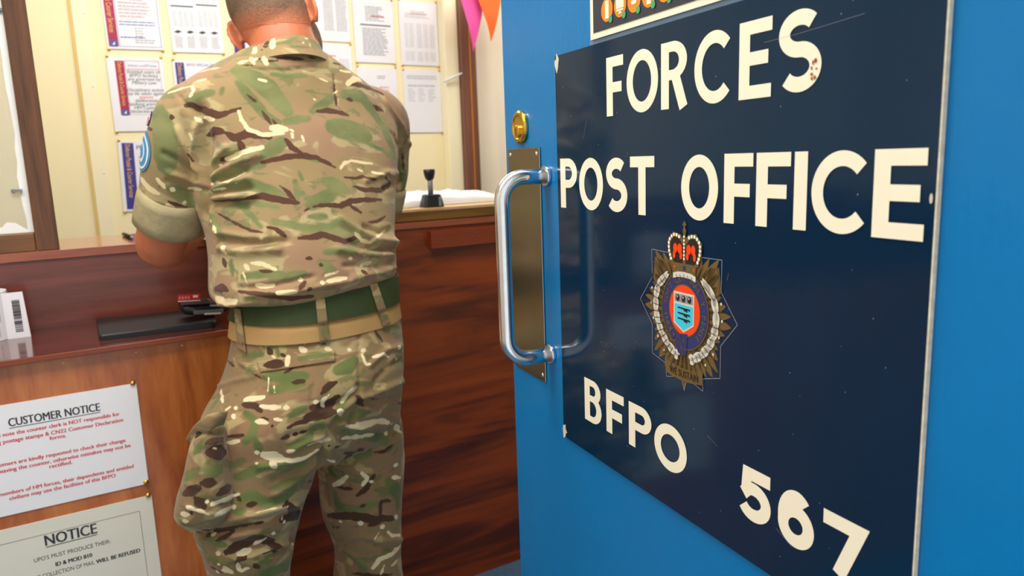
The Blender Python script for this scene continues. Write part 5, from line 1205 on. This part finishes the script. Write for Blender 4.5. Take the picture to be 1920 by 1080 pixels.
def patch(trees_, quad, nx, ny, off, th=.0012, eye=EYE, dirs=None):
    """a piece of cloth lying on what is beneath it; quad in photograph pixels, counter-clockwise from the upper left"""
    top = []; (x0, y0), (x1, y1), (x2, y2), (x3, y3) = quad
    last = None
    for j in range(ny + 1):
        for i in range(nx + 1):
            u, v_ = i / nx, j / ny; x = (x0 * (1 - u) + x1 * u) * (1 - v_) + (x3 * (1 - u) + x2 * u) * v_; y = (y0 * (1 - u) + y1 * u) * (1 - v_) + (y3 * (1 - u) + y2 * u) * v_
            d = raydir(x, y) if dirs is None else dirs(x, y)[1]; e = eye if dirs is None else dirs(x, y)[0]; best = None
            for t_ in trees_:
                h = t_.ray_cast(e, d)
                if h[0] is not None and (best is None or h[3] < best[3]): best = h
            if best is not None: last = best
            nn_ = last[1] if last[1].dot(d) < 0 else -last[1]
            top.append((last[0] + nn_ * off, last[0] + nn_ * (off - th)))
    m_ = MB(); n1 = nx + 1; vs = [t_[0] for t_ in top] + [t_[1] for t_ in top]; L = len(top); fs = []
    for j in range(ny):
        for i in range(nx): a = j * n1 + i; fs.append((a, a + 1, a + n1 + 1, a + n1)); fs.append((L + a + n1, L + a + n1 + 1, L + a + 1, L + a))
    for i in range(nx): a = i; fs.append((a + 1, a, L + a, L + a + 1)); a = ny * n1 + i; fs.append((a, a + 1, L + a + 1, L + a))
    for j in range(ny): a = j * n1; fs.append((a, a + n1, L + a + n1, L + a)); a = j * n1 + nx; fs.append((a + n1, a, L + a, L + a + n1))
    return m_.add(vs, fs)
# shirt seams are part of the cloth; collar, cuffs and badges are pieces of their own
pv = [world_bvh(bt), world_bvh(wb), bvh(body_me)]
def wtree(o):
    l = wloc(o); me = o.data; return BVHTree.FromPolygons([v.co + l for v in me.vertices], [tuple(p.vertices) for p in me.polygons])
tr_shirt, tr_tro = wtree(shirt), wtree(trousers)
def camo_patch(name, mb, parent, mat, seed):
    me = mb.mesh(); V_ = verts(me); o = None
    b = bmesh.new(); b.from_mesh(me); bmesh.ops.subdivide_edges(b, edges=b.edges, cuts=1, use_grid_fill=True); b.to_mesh(me); b.free()
    print_camo(me, seed, False); return put(name, me, mat, parent, 0, True)
lt = [tr_tro, world_bvh(bt), world_bvh(wb)]
for k, qd in enumerate((((442, 578), (453, 580), (464, 662), (448, 652)), ((590, 553), (607, 551), (618, 642), (600, 645)), ((691, 533), (705, 531), (730, 606), (717, 613)))):
    camo_patch('belt_loop', patch(lt, qd, 6, 16, .0034, .0018), trousers, 'camo_shaded', 20 + k)
camo_patch('pocket_flap', patch([tr_tro], ((483, 678), (627, 657), (628, 677), (489, 699)), 24, 5, .0030, .002), trousers, 'camo_shaded', 31)
tr_p = wtree(pocket)
fl = MB(); pth = [at(424, 784, 1.285), at(405, 787, 1.272), at(386, 797, 1.27), at(371, 812, 1.285), at(362, 829, 1.305)]; rings = []
for i, p in enumerate(pth):
    t_ = (pth[min(i + 1, 4)] - pth[max(i - 1, 0)]).normalized(); nrm = Vector((-.35, -.93, 0)); sd = t_.cross(nrm).normalized()
    rings.append([p + nrm * (.0045 * math.cos(a)) + sd * (.0125 * math.sin(a)) for a in [2 * math.pi * k / 14 for k in range(14)]])
camo_patch('cargo_flap', fl.loft(spline_rings(rings, 4)), trousers, 'camo_shaded', 33)
# collar
c0_, c1_ = ring(130, 446, 612, 1.535, .080, 2.1, 96, tilt=.36), ring(90, 464, 598, 1.545, .068, 2.1, 96, tilt=.36)
cb = band(c0_, c1_, .0085, .002, .0035)
cm = cb.mesh(); b = bmesh.new(); b.from_mesh(cm); bmesh.ops.subdivide_edges(b, edges=b.edges, cuts=3, use_grid_fill=True); b.to_mesh(cm); b.free()
ctree = [bvh(cm)]; print_camo(cm, 41, False, S_B + strokes3d([BROWN[3]], ctree), S_C + strokes3d([CREAM[3]], ctree), S_G + strokes3d([GREEN[3]], ctree)); put('collar', cm, 'camo', shirt, 0, True)
# turned-up cuffs
def cuff(pa, pb, ra, rb_, parent):
    pa, pb = Vector(pa), Vector(pb); d = (pb - pa).normalized(); e1 = d.cross(VZ).normalized(); e2 = d.cross(e1); rings = []
    for u, r in ((0.0, ra - .006), (0.0, ra), (.25, ra + .0012), (.75, rb_ + .0014), (1.0, rb_ + .0008), (1.0, rb_ - .005), (.6, rb_ - .007)):
        rings.append([pa.lerp(pb, u) + e1 * (r * math.cos(t)) + e2 * (r * math.sin(t)) + d * (.002 * math.sin(3 * t + 1)) for t in [2 * math.pi * k / 64 for k in range(64)]])
    return MB().loft(rings, cap=False).build('cuff', 'cuff', parent, smooth=True)
cu_l = cuff(at(327, 364, 1.540), at(316, 424, 1.568), .0630, .0630, shirt)
cuff(at(722, 350, 1.655), at(714, 392, 1.668), .050, .049, shirt)
# badges on the left sleeve
def from_left(cx):
    ctr = cx; d = Vector((.985, .17, 0)).normalized(); s_ = Vector((-d.y, d.x, 0))
    return lambda x, y: (ctr - d * .4 + s_ * x + VZ * y, d)
bc_ = at(272, 283, 1.515); fn = from_left(bc_)
def badge(rx, ry, off, mat, parent, name, n=26, r2=0.0):
    mb = MB(); P = []
    for (f) in (1.0, .66, .33):
        for k in range(n):
            a = 2 * math.pi * k / n; e, d = fn(rx * f * math.cos(a), ry * f * math.sin(a)); h = tr_shirt.ray_cast(e, d); P.append((h[0] if h[0] else e + d * .4) - d * off)
    e, d = fn(0, 0); h = tr_shirt.ray_cast(e, d); P.append(h[0] - d * off); fs = []
    for q_ in range(2):
        for k in range(n): fs.append((q_ * n + k, q_ * n + (k + 1) % n, (q_ + 1) * n + (k + 1) % n, (q_ + 1) * n + k))
    if r2 == 0:
        for k in range(n): fs.append((2 * n + k, 2 * n + (k + 1) % n, 3 * n))
    else: fs = fs[:n]
    return mb.add(P, fs).build(name, mat, parent, smooth=True)
bg = badge(.031, .036, .0022, 'badgeblue', shirt, 'arm_badge')
badge(.027, .0315, .0030, 'white_pl', bg, 'badge_ring'); badge(.0225, .0265, .0036, 'badgeblue', bg, 'badge_centre'); badge(.016, .019, .0042, 'white_pl', bg, 'badge_wreath'); badge(.011, .013, .0048, 'badgeblue', bg, 'badge_globe')
fc = at(288, 224, 1.525); fn2 = from_left(fc)
def strip(x0, x1, y0, y1, off, mat, parent, name):
    mb = patch([tr_shirt], ((x0, y1), (x1, y1), (x1, y0), (x0, y0)), 4, 4, off, .001, dirs=fn2); return mb.build(name, mat, parent)
fg = strip(-.02, .02, -.012, .012, .0025, 'gartblue', shirt, 'flag_patch'); strip(-.02, .02, -.0035, .0035, .0036, 'white_pl', fg, 'flag_cross'); strip(-.02, .02, -.002, .002, .0042, 'redink', fg, 'flag_stripe'); strip(-.0035, .0035, -.012, .012, .0036, 'white_pl', fg, 'flag_cross'); strip(-.002, .002, -.012, .012, .0042, 'redink', fg, 'flag_stripe')
# boots
for (fx, fy), yw in ((FL, .22), (FR, -.12)):
    c = Vector((fx, fy, 0)); f_ = Vector((math.sin(-yw), math.cos(yw), 0)); s_ = Vector((f_.y, -f_.x, 0)); mb = MB(); rings = []
    for u, hw, z0, z1 in ((-.085, .022, .03, .075), (-.08, .034, .026, .11), (-.05, .039, .026, .20), (.0, .041, .026, .205), (.035, .041, .026, .15), (.08, .046, .026, .095), (.13, .049, .026, .08), (.165, .042, .026, .066), (.185, .024, .03, .048)):
        rings.append([c + f_ * u + s_ * (hw * math.cos(t)) + VZ * ((z0 + z1) / 2 + (z1 - z0) / 2 * math.sin(t)) for t in [2 * math.pi * k / 28 for k in range(28)]])
    bo = mb.loft(spline_rings(rings, 3)).build('boot', 'boot', person, smooth=True)
    sm = MB(); out = [(.0, .0)]; rr3 = []
    for z in (0.0, .028):
        rr3.append([c + f_ * (.05 + .14 * math.cos(t)) + s_ * ((.048 if math.cos(t) > 0 else .040) * math.sin(t)) + VZ * z for t in [2 * math.pi * k / 36 for k in range(36)]])
    sm.loft(rr3).build('sole', 'sole', bo, bevel=.003)
